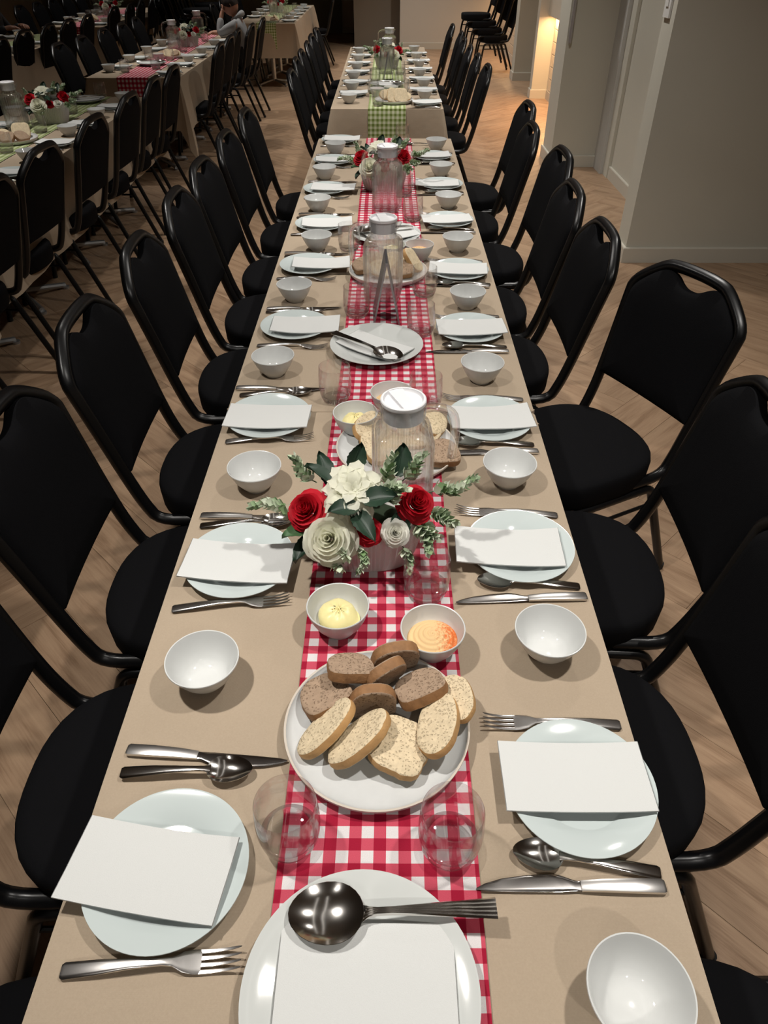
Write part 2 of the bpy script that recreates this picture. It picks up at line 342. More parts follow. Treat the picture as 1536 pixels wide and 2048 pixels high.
for i in range(-30, 100):
    for j in range(-40, 110):
        t = (i - j + 3) % (2 * NP)
        for kind in ((0,) if t == 0 else (1,) if t == 2 * NP - 1 else ()):
            if kind == 0: u = 0.183 + (i + NP / 2) * WP; v = 0.016 + (j + 0.5) * WP; a = PI / 4
            else: u = 0.183 + (i + 0.5) * WP; v = 0.016 + (j + NP / 2) * WP; a = 3 * PI / 4
            x, y = (u - v) / q2, (u + v) / q2
            if -6.6 < x < 2.9 and -0.4 < y < 18.0: cand.append((x, y, a))
def seen(x, y): return abs(x) < 0.62 * math.hypot(y, 1.66) + 0.5 and x > -4.9 and not (abs(x) < 0.22 and y < 8.6)
vis = sorted([c for c in cand if seen(c[0], c[1])], key=lambda c: math.hypot(c[0], c[1]) + (3.5 if c[0] < -1.5 else 0))
near = vis[:300]; ns_ = set(near)
pm = plank_mesh([(0, 0, 0, WP * NP)], 'plank')
for x, y, a in near: ob('plank', pm, fl, (x, y, 0), (0, 0, a))
rest = ob('plank_field', plank_mesh([(x, y, a, WP * NP) for x, y, a in cand if (x, y, a) not in ns_], 'plank_field'), fl); rest['kind'] = 'stuff'
# ------------------------------------------------------------------ room shell
def slab(name, b, mat, label): return struct(name, MB().box(*b).mesh(name, mat, False), label)
H = 2.8
slab('ceiling', (-7.2, 3.4, -4.2, 18.6, H, H + 0.1), 'ceiling_paint', 'dark ceiling over the hall')
slab('wall_near', (-7.2, 3.4, -4.3, -4.2, 0, H), 'wall_paint', 'painted wall behind the camera')
slab('wall_left', (-7.3, -7.2, -4.2, 18.6, 0, H), 'wall_paint', 'pale painted wall beyond the far corner tables')
slab('wall_right', (3.3, 3.4, -4.2, 18.6, 0, H), 'wall_paint', 'painted outer wall behind the piers')
slab('wall_pier', (1.55, 3.3, 4.62, 4.82, 0, H), 'wall_paint', 'broad grey-beige wall pier nearest the front table')
slab('wall_recess', (1.95, 2.1, 4.82, 7.05, 0, H), 'wall_paint', 'grey-beige recess wall between the two nearest piers')
slab('wall_pier', (1.50, 2.5, 7.05, 7.46, 0, H), 'wall_paint', 'square grey pier with the grey pull bar')
slab('wall_pier', (1.86, 2.5, 10.5, 10.66, 0, H), 'wall_paint', 'narrow pier glowing warm beside the tiled bar front')
slab('wall_recess', (2.45, 2.5, 10.66, 11.93, 0, H), 'wall_paint', 'dim recess wall behind the warm narrow pier')
slab('wall_pier', (1.83, 2.5, 11.93, 12.2, 0, H), 'wall_paint', 'grey pier beside the stacked chairs')
slab('wall_back', (0.235, 3.3, 15.5, 15.9, 0, H), 'wall_back_paint', 'light beige end wall behind the stacked chairs')
slab('wall_back', (-0.61, 3.3, 15.9, 16.1, 0, H), 'wall_taupe', 'dark taupe wall panel beside the light end wall')
slab('wall_back', (-0.95, 0.0, 18.2, 18.4, 0, H), 'wall_back_paint', 'beige strip of end wall beyond the taupe panel')
slab('wall_back', (-7.2, -0.95, 18.15, 18.35, 0, H), 'wall_grey', 'dark green-grey partition at the end of the hall')
slab('trim_1', (1.895, 1.99, 6.80, 7.05, 0, H), 'door_trim', 'pale door frame upright in the recess')
slab('trim_2', (1.925, 1.95, 6.66, 6.80, 0, H), 'wall_paint', 'inner upright strip of the door frame')
def skirt(name, segs, label, h=0.085):
    mb = MB()
    for x0, x1, y0, y1 in segs: mb.rings([[(x0, y0, 0), (x1, y0, 0), (x1, y1, 0), (x0, y1, 0)], [(x0, y0, h - .006), (x1, y0, h - .006), (x1, y1, h - .006), (x0, y1, h - .006)], [(x0 + .003, y0 + .003, h), (x1 - .003, y0 + .003, h), (x1 - .003, y1 - .003, h), (x0 + .003, y1 - .003, h)]])
    return struct(name, mb.mesh(name, 'skirting', False), label)
skirt('baseboard_right', [(1.533, 3.3, 4.603, 4.837)], 'skirting board around the nearest wall pier', 0.095)
skirt('baseboard_right', [(1.933, 1.953, 4.83, 6.80)], 'skirting board along the recess wall', 0.095)
skirt('baseboard_right', [(1.483, 1.90, 7.033, 7.477)], 'skirting board around the pier with the pull bar', 0.095)
skirt('baseboard_right', [(1.845, 2.06, 10.485, 10.67)], 'skirting board at the warm narrow pier', 0.1)
skirt('baseboard_right', [(1.815, 2.5, 11.915, 12.21)], 'skirting board of the pier by the stacked chairs', 0.1)
skirt('baseboard_back', [(0.22, 3.3, 15.482, 15.52)], 'skirting board of the light end wall', 0.1)
skirt('baseboard_back', [(-0.95, 0.0, 18.18, 18.21)], 'skirting board of the far beige wall strip', 0.1)
# bar fronts with individual tiles
tm = MB(); s_ = 0.062
tm.rings([[(0, -s_, -s_), (0, s_, -s_), (0, s_, s_), (0, -s_, s_)], [(-.006, -s_, -s_), (-.006, s_, -s_), (-.006, s_, s_), (-.006, -s_, s_)], [(-.009, -s_ + .004, -s_ + .004), (-.009, s_ - .004, -s_ + .004), (-.009, s_ - .004, s_ - .004), (-.009, -s_ + .004, s_ - .004)]])
tm = tm.mesh('tile', 'tile_glaze', False)
for y0, y1, lab in ((7.46, 10.5, 'lit bar counter with square tiled front before the narrow pier'), (12.2, 15.5, 'lit bar counter with square tiled front behind the stacked chairs')):
    bt = thing('bar_counter', lab, 'bar counter', (2.06, y0, 0))
    ob('body', MB().box(0, 0.4, 0.001, y1 - y0 - .001, 0, 0.885).mesh('body', 'grout', False), bt)
    ob('overhang', MB().box(-0.09, 0.4, 0.001, y1 - y0 - .001, 0.885, 1.2).mesh('overhang', 'wall_paint', False), bt)
    ob('kickboard', MB().box(-0.014, 0, 0.001, y1 - y0 - .001, 0, 0.1).mesh('kickboard', 'skirting', False), bt)
    yy = 0.7 if y0 < 8 else 0.2
    while yy < y1 - y0 - 0.07:
        for k in range(6): ob('tile', tm, bt, (0, yy, 0.168 + k * 0.13))
        yy += 0.13
pb = MB(); pb.tube([(0, 0, 0), (0, 0, .02), (0, 0, .58)], [.008, .014, .014], 10)
pb.box(-.01, .01, 0, .03, .06, .08); pb.box(-.01, .01, 0, .03, .5, .52)
single('pull_bar', pb.mesh('pull_bar', 'bar_grey'), 'long grey vertical pull bar on the square pier', 'handle', (1.522, 7.018, 0.95))
sw = MB().box(-.012, 0, -.05, .05, 0, .15).box(-.017, -.012, -.02, .02, .05, .1)
single('wall_switch', sw.mesh('wall_switch', 'switch_white', False), 'small white wall box on the side of the nearest pier', 'switch', (1.55, 4.745, 1.30))

# ------------------------------------------------------------------ tables, cloths, runners
def table_parts(L, W=0.74):
    top = MB().box(-W / 2, W / 2, -L / 2, L / 2, T - 0.032, T - 0.003).mesh('table_top', 'table_wood', False)
    col = MB().lathe([(0.03, 0.05), (0.03, T - .032)], 14, cap0=True, cap1=True)
    col = col.mesh('pedestal', 'table_metal')
    ft = MB()
    for a in (0, 1): 
        ft.tube([(-.26, 0, .02), (0, 0, .06), (.26, 0, .02)], .016, 8, M=Matrix.Rotation(a * PI / 2 + PI / 4, 4, 'Z'))
        for e in (-.26, .26): ft.lathe([(.001, 0), (.022, 0), (.022, .012), (.001, .02)], 10, M=Matrix.Rotation(a * PI / 2 + PI / 4, 4, 'Z') @ Matrix.Translation((e, 0, 0)))
    return top, col, ft.mesh('foot', 'table_metal')
def table(cx, y0, y1, label):
    L = y1 - y0; top, col, ft = table_parts(L - .01)
    t = thing('banquet_table', label, 'table', (cx, (y0 + y1) / 2, 0))
    ob('table_top', top, t)
    for s in (-1, 1):
        p = ob('pedestal', col, t, (0, s * (L / 2 - .38), 0)); ob('foot', ft, t, (0, s * (L / 2 - .38), 0))
def cloth(cx, y0, y1, label, seed, drop=0.38, W=0.76, tail=None, ends=(1, 1)):
    rnd = random.Random(seed); L = y1 - y0; hw, hl = W / 2, L / 2; rc = 0.012
    pts = []
    def edge(ax, ay, bx, by, nx, ny, n):
        for k in range(n): pts.append((ax + (bx - ax) * (k + .5) / n, ay + (by - ay) * (k + .5) / n, nx, ny, 0))
    def corner(x, y, nx, ny):
        a0 = math.atan2(ny, nx) - PI / 4
        for k in range(5):
            a = a0 + k * PI / 8; pts.append((x + rc * (math.cos(a) - nx * .0), y + rc * math.sin(a), math.cos(a), math.sin(a), 1 - abs(k - 2) / 2.6))
    nl = max(12, int(L / 0.07)); nw = 12; i_ = rc
    edge(hw, -hl + i_, hw, hl - i_, 1, 0, nl); corner(hw - rc, hl - rc, 1, 1)
    edge(hw - i_, hl, -hw + i_, hl, 0, 1, nw); corner(-hw + rc, hl - rc, -1, 1)
    edge(-hw, hl - i_, -hw, -hl + i_, -1, 0, nl); corner(-hw + rc, -hl + rc, -1, -1)
    edge(-hw + i_, -hl, hw - i_, -hl, 0, -1, nw); corner(hw - rc, -hl + rc, 1, -1)
    ph = [rnd.random() * 6 for _ in range(4)]
    mb = MB(); rings = []
    N = len(pts)
    dcol = drop
    for k in range(8):
        f = k / 7; d = f * dcol; ring = []
        for (x, y, nx, ny, c) in pts:
            if (ny > .9 and not ends[1]) or (ny < -.9 and not ends[0]): dd, wv, c2 = min(d, .012), 0, 0
            else:
                s = x * ny - y * nx
                wv = (0.006 * math.sin(s * 9 + ph[0]) + 0.005 * math.sin(s * 21 + ph[1])) * f; dd = d; c2 = c
                if ends == (1, 1) or c == 0 or (y > 0 and ends[1]) or (y < 0 and ends[0]): pass
                else: c2 = 0
                if abs(ny) < .9 and c == 0: dd = d
            out = 0.006 * min(1, f * 6) + 0.035 * f + c2 * 0.085 * f + wv
            zz = T - (0.0 if k == 0 else 0.004 * (k == 1)) - dd - c2 * 0.07 * f * f
            if tail and c2 and (x * tail[0] > 0) and (y * tail[1] > 0): zz -= c2 * 0.16 * f * f
            ring.append((x + nx * out * (0 if k == 0 else 1), y + ny * out * (0 if k == 0 else 1), zz))
        rings.append(ring)
    mb.rings(rings[::-1], cap0=False, cap1=False)
    top = [p for p in rings[0]]
    # top as strips so the linen can carry faint creases
    mb.add(top, [tuple(range(N))])
    me = mb.mesh('tablecloth', 'linen_cloth', True, 30)
    return single('tablecloth', me, label, 'tablecloth', (cx, (y0 + y1) / 2, 0))
def runner(cx, y0, y1, mat, label, W=0.255, fall0=0.0, fall1=0.0, skew=0.0, seed=0):
    rnd = random.Random(seed); mb = MB(); L = y1 - y0
    prof = []
    if fall0:
        for k in range(5, 0, -1): prof.append((-0.010 - .02 * k / 5, T + .003 - fall0 * k / 5, -fall0 * k / 5))
    n = max(8, int(L / .1))
    for k in range(n + 1): prof.append((L * k / n, T + .003 + (0 if 0 < k < n else -.0005), L * k / n))
    if fall1:
        for k in range(1, 6): prof.append((L + .010 + .02 * k / 5, T + .003 - fall1 * k / 5, L + fall1 * k / 5))
    nu = 6; uvs = []
    for th in (0, 1):
        vs = []
        for (dy, z, sv) in prof:
            for i in range(nu + 1):
                u = i / nu - .5; wob = 0.0012 * math.sin(sv * 13 + i * 2.1 + seed)
                vs.append((u * W + skew * (sv / max(L, .1) - .5) + 0.0015 * math.sin(sv * 6 + seed), dy, z + abs(wob) * .6 - th * .0014)); uvs.append((u * W + .5 + .0055, sv))
        fs = [(j * (nu + 1) + i, j * (nu + 1) + i + 1, (j + 1) * (nu + 1) + i + 1, (j + 1) * (nu + 1) + i) for j in range(len(prof) - 1) for i in range(nu)]
        mb.add(vs, fs if th == 0 else [f[::-1] for f in fs])
    me = mb.mesh('table_runner', mat, True, 60); ul = me.uv_layers.new(name='UVMap')
    for l in me.loops: ul.data[l.index].uv = uvs[l.vertex_index]
    return single('table_runner', me, label, 'table runner', (cx, y0, 0))
ROWS = [  # centre x, y0, y1
    ('A1', 0, 0.02, 1.516, 'red', 'front end'), ('A2', 0, 1.520, 4.53, 'red', ''), ('T2', 0.012, 5.41, 8.74, 'green', ''),
    ('L1', -2.105, 2.86, 5.86, 'green', ''), ('L2', -2.07, 6.72, 9.95, 'red', ''), ('L3', -1.575, 11.2, 14.24, 'green', ''),
    ('L4', -3.95, 10.72, 13.7, 'red', ''), ('L5', -3.95, 6.9, 9.92, 'green', '')]
TN = {'A1': 'front end of the long front table', 'A2': 'far section of the long front table', 'T2': 'green-runner table behind the front table', 'L1': 'neighbouring green-runner table',
      'L2': 'neighbouring red-runner table', 'L3': 'green-runner table past the hooded person', 'L4': 'far corner red-runner table', 'L5': 'far corner green-runner table'}
for k, cx, y0, y1, colr, _ in ROWS:
    if k == 'A1': table(cx, y0, y1, 'rectangular table under the cloth, ' + TN[k])
    else:
        ym = (y0 + y1) / 2
        table(cx, y0, ym, 'rectangular table under the near half, ' + TN[k]); table(cx, ym, y1, 'rectangular table under the far half, ' + TN[k])
    cloth(cx, y0, y1, 'plain beige linen cloth hanging over the ' + TN[k], hash(k) % 97 if False else ord(k[0]) + int(k[1]), tail=(1, -1) if k == 'L2' else None,
          ends=(1, 0) if k == 'A1' else (0, 1) if k == 'A2' else (1, 1))
    sp = {'A1': (0.006, -0.02, 1.512, 0, 0), 'A2': (0.020, 1.512, 4.53, 0, .15)}.get(k, (cx, y0, y1, .28, .15))
    runner(sp[0], sp[1] if k != 'A1' else 0.03, sp[2], 'gingham_' + colr, colr + ' gingham runner down the middle of the ' + TN[k], fall0=sp[3], fall1=sp[4], seed=ord(k[1]), skew={'A1': .006, 'A2': .008}.get(k, 0))
# ------------------------------------------------------------------ chairs
def back_pt(y, z, off=0.0):
    # the back plane leans away from the seat; off pushes forwards
    x = -0.240 - (z - 0.55) * 0.26 if z > .55 else -0.240 + (0.55 - z) * 0.2
    x += 0.18 * (y * y) * (1 if z > .5 else 0)      # gently dished
    return (x + off, y, z + off * 0.3)
def build_chair():
    P = {}
    out = []
    N = 44
    for j in range(N):
        a = 2 * PI * j / N; c, s = math.cos(a), math.sin(a)
        e = 4.5 if c > 0 else 2.5
        r = (abs(c / (0.215 if c > 0 else 0.205)) ** e + abs(s / 0.212) ** e) ** (-1 / e)
        out.append((r * c, r * s))
    mb = MB(); rs = []
    for z, sc in ((0.392, .90), (0.394, .965), (0.405, .99), (0.455, 1.0), (0.467, .988), (0.475, .955), (0.479, .86), (0.481, .6), (0.482, .3)):
        rs.append([(x * sc, y * sc, z) for x, y in out])
    P['seat'] = mb.rings(rs).mesh('seat', 'chair_fabric', True, 60)
    # back frame: one tube from under the seat, up, over the top and down again
    half = [(0.03, .188, .410), (-0.07, .190, .410), (-0.180, .191, .410), (-.207, .191, .465)]
    half = [Vector(p) for p in half]
    half += [Vector(back_pt(y, z)) for y, z in ((.191, .54), (.197, .68), (.204, .80), (.206, .845), (.130, .905), (.085, .925))]
    path = half + [Vector((p.x, -p.y, p.z)) for p in reversed(half)]
    path = chaikin(path, 2)
    prof = []
    for j in range(16):
        a = 2 * PI * j / 16; g = 0.86 if j in (2, 6, 10, 14) else 1.0
        prof.append((math.cos(a) * .0165 * g, math.sin(a) * .0165 * g))
    P['back_frame'] = MB().tube([tuple(p) for p in path], 1.0, prof=prof, up=(1, 0, 0)).mesh('back_frame', 'chair_metal', True, 50)
    # padded back with the hand hole under the top bar
    o = [(-.155, .562), (.155, .562), (.179, .5615), (.184, .562), (.185, .575), (.188, .66), (.196, .79), (.193, .835), (.146, .880), (.112, .903), (.086, .908), (.064, .902), (.040, .886), (.018, .878), (-.018, .878), (-.040, .886), (-.064, .902), (-.086, .908), (-.112, .903), (-.146, .880), (-.193, .835), (-.196, .79), (-.188, .66), (-.185, .575), (-.184, .562), (-.179, .5615)]
    o = [(p.x, p.y) for p in chaikin([(a, b, 0) for a, b in o], 2, True)]
    def ring(sc, off): return [back_pt(y * sc, .73 + ((min(z, .876) if sc < .98 else z) - .73) * sc, off) for y, z in o]
    mb = MB(); mb.rings([ring(.95, -.012), ring(.99, -.011), ring(1.0, -.004), ring(1.0, .008), ring(.985, .016), ring(.90, .024), ring(.7, .028), ring(.4, .03)])
    P['backrest'] = mb.mesh('backrest', 'chair_fabric', True, 60)
    def leg(sgn_x, sgn_y):
        xf = .225 if sgn_x > 0 else -.285; xt = .125 if sgn_x > 0 else -.105; x0 = .01
        pth = chaikin([(x0, sgn_y * .200, .384), (xt * .8, sgn_y * .200, .384), (xt + .035 * sgn_x, sgn_y * .201, .382), (xt + .055 * sgn_x, sgn_y * .202, .33), (xf, sgn_y * .208, .012)], 2)
        return MB().tube([tuple(p) for p in pth], .0135, 10).mesh('leg', 'chair_metal')
    P['legs'] = [leg(a, b) for a in (1, -1) for b in (1, -1)]
    P['foot'] = MB().lathe([(.001, 0), (.013, 0), (.0145, .004), (.0145, .022), (.001, .026)], 12).mesh('foot_cap', 'chair_rubber')
    P['side'] = MB().tube([(-.155, 0, .33), (.182, 0, .33)], .006, 8).mesh('stretcher', 'chair_metal')
    P['cross'] = MB().tube([(0, -.200, 0), (0, .200, 0)], .007, 8).mesh('cross_bar', 'chair_metal')
    return P
CH = build_chair()
def chair(x, y, rz, label, group, z=0.0, full=True):
    t = thing('banquet_chair', label, 'chair', (x, y, z), (0, 0, rz), group)
    ob('seat', CH['seat'], t); ob('backrest', CH['backrest'], t); ob('back_frame', CH['back_frame'], t)
    k = 0
    for a in (1, -1):
        for b in (1, -1):
            l = ob('leg', CH['legs'][k], t); k += 1
            if full: ob('foot_cap', CH['foot'], l, (.225 if a > 0 else -.285, b * .208, 0))
    if full:
        for b in (1, -1): ob('stretcher', CH['side'], t, (0, b * .203, -.012))
    ob('cross_bar', CH['cross'], t, (.120, 0, .382)); ob('cross_bar', CH['cross'], t, (-.10, 0, .382))
    return t
CHL = 'black banquet chair, {} from near end, {}, {}'
def chairs(lst, side, tkey, tname, group, jit=2.0, full=True):
    rnd = random.Random(len(tname) * 7 + (side == 'wall'))
    for i, (x, y, *r) in enumerate(lst):
        rz = (0 if side == 'aisle' else PI) + R(r[0] if r else rnd.uniform(-jit, jit))
        sd = side + ' side'
        chair(x, y, rz, CHL.format(ORD[i], sd, tname), group, full=full)
G = 'chairs along the long front table'
chairs([(-.45, .17), (-.435, .70), (-.432, 1.20), (-.432, 1.69), (-.43, 2.21), (-.43, 2.72), (-.432, 3.17), (-.425, 3.70), (-.415, 4.25)], 'aisle', 'A', 'long front table', G)
chairs([(.44, .20, -3), (.395, .76, 2), (.475, 1.26, -2), (.585, 1.80, 27), (.39, 2.34, 1), (.385, 2.82, 0), (.45, 3.36, 2), (.40, 3.90, 0), (.47, 4.46, 2)], 'wall', 'A', 'long front table', G)
G = 'chairs along the table behind'
chairs([(-.32, 5.67), (-.345, 6.27), (-.35, 6.74), (-.35, 7.30), (-.36, 7.84), (-.36, 8.4)], 'aisle', 'T2', 'table behind the front table', G)
chairs([(.40, 5.92), (.385, 6.5), (.375, 7.05), (.37, 7.58), (.385, 8.1), (.35, 8.8)], 'wall', 'T2', 'table behind the front table', G)
G = 'chairs in the neighbouring row'
chairs([(-1.84, 2.91, -4), (-1.85, 3.47, -4), (-1.83, 4.11, -3), (-1.83, 4.76, -2), (-1.84, 5.34, 1), (-1.83, 5.85, 0)], 'wall', 'L1', TN['L1'], G)
chairs([(-2.46, 5.55)], 'aisle', 'L1', TN['L1'], G)
chairs([(-1.75, 7.22), (-1.76, 7.78), (-1.78, 8.33), (-1.72, 8.85), (-1.69, 9.47)], 'wall', 'L2', TN['L2'], G)
chairs([(-2.46, 7.16), (-2.44, 7.71), (-2.45, 8.36), (-2.42, 8.87), (-2.46, 9.55)], 'aisle', 'L2', TN['L2'], G)
G = 'chairs at the far corner tables'
chairs([(-3.80, 7.6), (-3.83, 8.23), (-3.80, 8.8), (-3.78, 9.33), (-3.76, 9.9)], 'wall', 'L5', TN['L5'], G, full=False)
chairs([(-3.78, 11.0), (-3.72, 11.5), (-3.74, 12.1), (-3.72, 12.7), (-3.74, 13.3)], 'wall', 'L4', TN['L4'], G, full=False)
chairs([(-4.42, 11.2), (-4.40, 11.75), (-4.40, 12.3), (-4.42, 12.9), (-4.40, 13.4)], 'aisle', 'L4', TN['L4'], G, full=False)
G = 'chairs at the green-runner table past the hooded person'
chairs([(-1.98, 11.5), (-1.97, 12.1), (-1.98, 12.7), (-1.97, 13.3)], 'aisle', 'L3', 'green-runner table past the hooded person', G, full=False)
chairs([(-1.14, 13.55)], 'wall', 'L3', 'green-runner table past the hooded person', G, full=False)
for k in range(4):
    chair(1.60 - k * .09, 12.75 + k * .02, PI + R(4), 'black padded banquet chair, {} up in the stack beside the tiled bar'.format(ORD[k]), 'stacked chairs', z=k * .088)
for sx, sy, nm in ((-2.95, 12.4, 'first'), (-3.0, 13.4, 'second')):
    for k in range(4):
        chair(sx + k * .08, sy, R(8), 'black banquet chair, {} up in the {} dark stack behind the tables'.format(ORD[k], nm), 'dark stacks at the end of the hall', z=k * .115, full=False)

# ------------------------------------------------------------------ tableware meshes
M_ = {}
def lathe(name, prof, mat, n=56, **k): M_[name] = MB().lathe(prof, n, **k).mesh(name, mat, True, 35)
lathe('bowl', [(.001, .003), (.020, .003), (.0215, .0), (.0245, .0), (.0260, .0035), (.0315, .0085), (.0390, .0185), (.0460, .0305), (.0520, .0435), (.0556, .0525), (.0568, .0545), (.0564, .0562), (.0548, .0560), (.0525, .0515), (.0480, .0400), (.0415, .0270), (.0345, .0160), (.0270, .0098), (.018, .0074), (.001, .0068)], 'porcelain', 56)
lathe('side_plate', [(.001, .003), (.054, .003), (.0555, 0), (.0585, 0), (.060, .004), (.080, .010), (.099, .0175), (.1022, .0190), (.1020, .0202), (.099, .0200), (.082, .0142), (.0625, .0092), (.0595, .0064), (.057, .0056), (.001, .0054)], 'plate_china', 72)
lathe('dinner_plate', [(.001, .003), (.075, .003), (.077, 0), (.081, 0), (.083, .004), (.110, .012), (.128, .0195), (.1312, .0208), (.131, .0220), (.128, .0218), (.110, .0160), (.088, .0095), (.083, .0078), (.05, .0073), (.001, .0072)], 'serving_china', 80)
mb = MB(); mb.lathe([(.001, 0), (.110, 0), (.126, .004), (.1345, .014), (.1358, .0185)], 80, 0); mb.lathe([(.1358, .0185), (.1356, .0203), (.1340, .0206), (.1325, .0200)], 80, 1)
mb.lathe([(.1325, .0200), (.1300, .0150), (.124, .0098), (.108, .0078), (.06, .0072), (.001, .0072)], 80, 0)
M_['bread_plate'] = mb.mesh('bread_plate', ['stoneware', 'stone_rim'], True, 40)
_tp = [(.001, .0015), (.026, .0012), (.030, .0), (.0335, .003), (.0372, .0135), (.0385, .018), (.0408, .036), (.0412, .050), (.0403, .070), (.0388, .090), (.0384, .0918), (.0376, .0920), (.0370, .0905), (.0385, .070), (.0393, .050), (.0388, .036), (.0368, .024), (.0330, .0165), (.020, .0125), (.001, .0118)]
mb = MB().lathe(_tp, 56)
for fi, f in enumerate(mb.f):
    if max(mb.v[q][2] for q in f) < .0185: mb.m[fi] = 1
M_['tumbler'] = mb.mesh('tumbler', ['tumbler_glass', 'base_glass'], True, 35)
def loft(mb, secs, n=10, m=0):
    rs = []
    for x, yc, hw, z, ht in secs:
        r = []
        for j in range(n):
            a = 2 * PI * j / n; c, s = math.cos(a), math.sin(a)
            r.append((x, yc + hw * math.copysign(abs(c) ** .55, c), z + ht * math.copysign(abs(s) ** .7, s)))
        rs.append(r)
    return mb.rings(rs, m=m)
# knife: handle end at -x, blade point at +x
mb = MB()
loft(mb, [(-.1175, 0, .0075, .004, .0030), (-.114, 0, .0095, .0045, .0038), (-.08, 0, .0092, .0062, .0040), (-.04, 0, .0080, .0066, .0036), (-.016, 0, .0070, .0050, .0030), (-.013, 0, .0070, .0045, .0030)], m=0)
loft(mb, [(-.0135, 0, .0062, .0042, .0018), (-.006, -.0004, .0068, .0042, .0013), (.010, -.0030, .0100, .0042, .0011), (.022, -.0042, .0112, .0042, .0010), (.055, -.0030, .0100, .0042, .0009), (.085, -.0010, .0078, .0042, .0008), (.105, .0015, .0048, .0042, .0007), (.1165, .0035, .0012, .0042, .0005)], m=1)
M_['knife'] = mb.mesh('knife', ['steel_satin', 'steel_blade'], True, 40)
def bowlshape(mb, cx, a, b, depth, zr, th=.0011, egg=.18):
    rs = []; N = 28
    def ringp(sc, z): return [(cx + a * sc * math.cos(t) , b * sc * math.sin(t) * (1 - egg * math.cos(t)), z + 0.10 * a * (sc * math.cos(t)) ** 2 * 0) for t in [2 * PI * j / N for j in range(N)]]
    prof = [(k / 7, zr - depth * (1 - (k / 7) ** 2.2)) for k in range(1, 8)]
    rs = [ringp(s, z - th) for s, z in prof] + [ringp(1.01, zr - th * .4)] + [ringp(s, z) for s, z in reversed(prof)]
    mb.rings(rs)
mb = MB()
loft(mb, [(-.0925, 0, .0070, .0030, .0016), (-.089, 0, .0092, .0034, .0020), (-.05, 0, .0078, .0080, .0020), (-.015, 0, .0056, .0105, .0022), (.012, 0, .0040, .0108, .0024), (.025, 0, .0044, .0108, .0020), (.034, 0, .0062, .0108, .0010)])
bowlshape(mb, .0605, .0320, .0205, .0088, .0112)
M_['spoon'] = mb.mesh('spoon', 'steel_polished', True, 50)
mb = MB()
loft(mb, [(-.1025, 0, .0072, .0030, .0016), (-.099, 0, .0095, .0034, .0020), (-.06, 0, .0082, .0078, .0020), (-.02, 0, .0056, .0110, .0022), (.012, 0, .0040, .0105, .0022), (.024, 0, .0052, .0092, .0016), (.036, 0, .0110, .0068, .0011), (.048, 0, .0128, .0045, .0010), (.056, 0, .0130, .0036, .0010)])
for k in range(4):
    yy = (k - 1.5) * .0071
    loft(mb, [(.054, yy, .0026, .0036, .0009), (.070, yy, .0021, .0034, .0009), (.086, yy, .0018, .0062, .0008), (.098, yy, .0014, .0102, .0006), (.1025, yy, .0006, .0122, .0004)], 8)
M_['fork'] = mb.mesh('fork', 'steel', True, 50)
# big serving spoon with a fluted flaring handle
mb = MB(); rs = []
for x, hw, z, ht in ((-.036, .0105, .0085, .0012), (-.028, .0062, .0100, .0020), (-.018, .0046, .0110, .0024), (.0, .0046, .0120, .0024), (.04, .0070, .0120, .0022), (.09, .0098, .0105, .0020), (.118, .0118, .0100, .0020), (.1215, .0121, .0100, .0020)):
    r = [(x, hw * (1 - 2 * j / 20), z + ht * (.55 + .45 * math.cos(j / 20 * 2 * PI * 5 + PI))) for j in range(21)] + [(x, -hw * .96, z - ht), (x, hw * .96, z - ht)]
    rs.append(r)
mb.rings(rs)
bowlshape(mb, -.078, .0440, .0345, .013, .0125, egg=-.10)
M_['serving_spoon'] = mb.mesh('serving_spoon', 'steel_polished', True, 45)
def napkin_mesh(w, d, seed, bend):
    rnd = random.Random(seed); a, b, c = (rnd.uniform(-1, 1) for _ in range(3)); mb = MB()
    nu, nv = 12, 6
    def fn(u, v, t):
        x, y = (u - .5) * w, (v - .5) * d
        z = bend * ((abs(u - .5) * 2) ** 2 * .005 + .0012 * a * math.sin(u * 5 + v * 2) + .001 * b * math.sin(v * 4 + 1)) + .0010 * c * (u - .5)
        lift = .0035 * max(0, (u - .5) * (v - .5) * 4 - .4) * (1 if a > 0 else -.2)
        return (x, y, z + lift * bend + t)
    lay = ((0, 0.0009, 0.0), (0.0014, 0.0026, 0.0012))
    for z0, z1, ins in lay:
        g = lambda z: (lambda u, v: fn(u + (0.5 - u) * ins * 6, v, z))
        mb.grid(g(z1), nu, nv); mb.grid(lambda u, v: fn(1 - u, v, z0), nu, nv)
        top = [(i, 0) for i in range(nu)] + [(nu, j) for j in range(nv)] + [(nu - i, nv) for i in range(nu)] + [(0, nv - j) for j in range(nv)]
        A = [fn(i / nu, j / nv, z1) for i, j in top]; B = [fn(i / nu, j / nv, z0) for i, j in top]; n = len(top)
        mb.add(B + A, [(k, (k + 1) % n, n + (k + 1) % n, n + k) for k in range(n)])
    return mb.mesh('napkin', 'napkin_paper', True, 50)
for k in range(5): M_['napkin%d' % k] = napkin_mesh(.200, .104, k, 1.0)
M_['napkin_big'] = napkin_mesh(.200, .200, 11, .25)
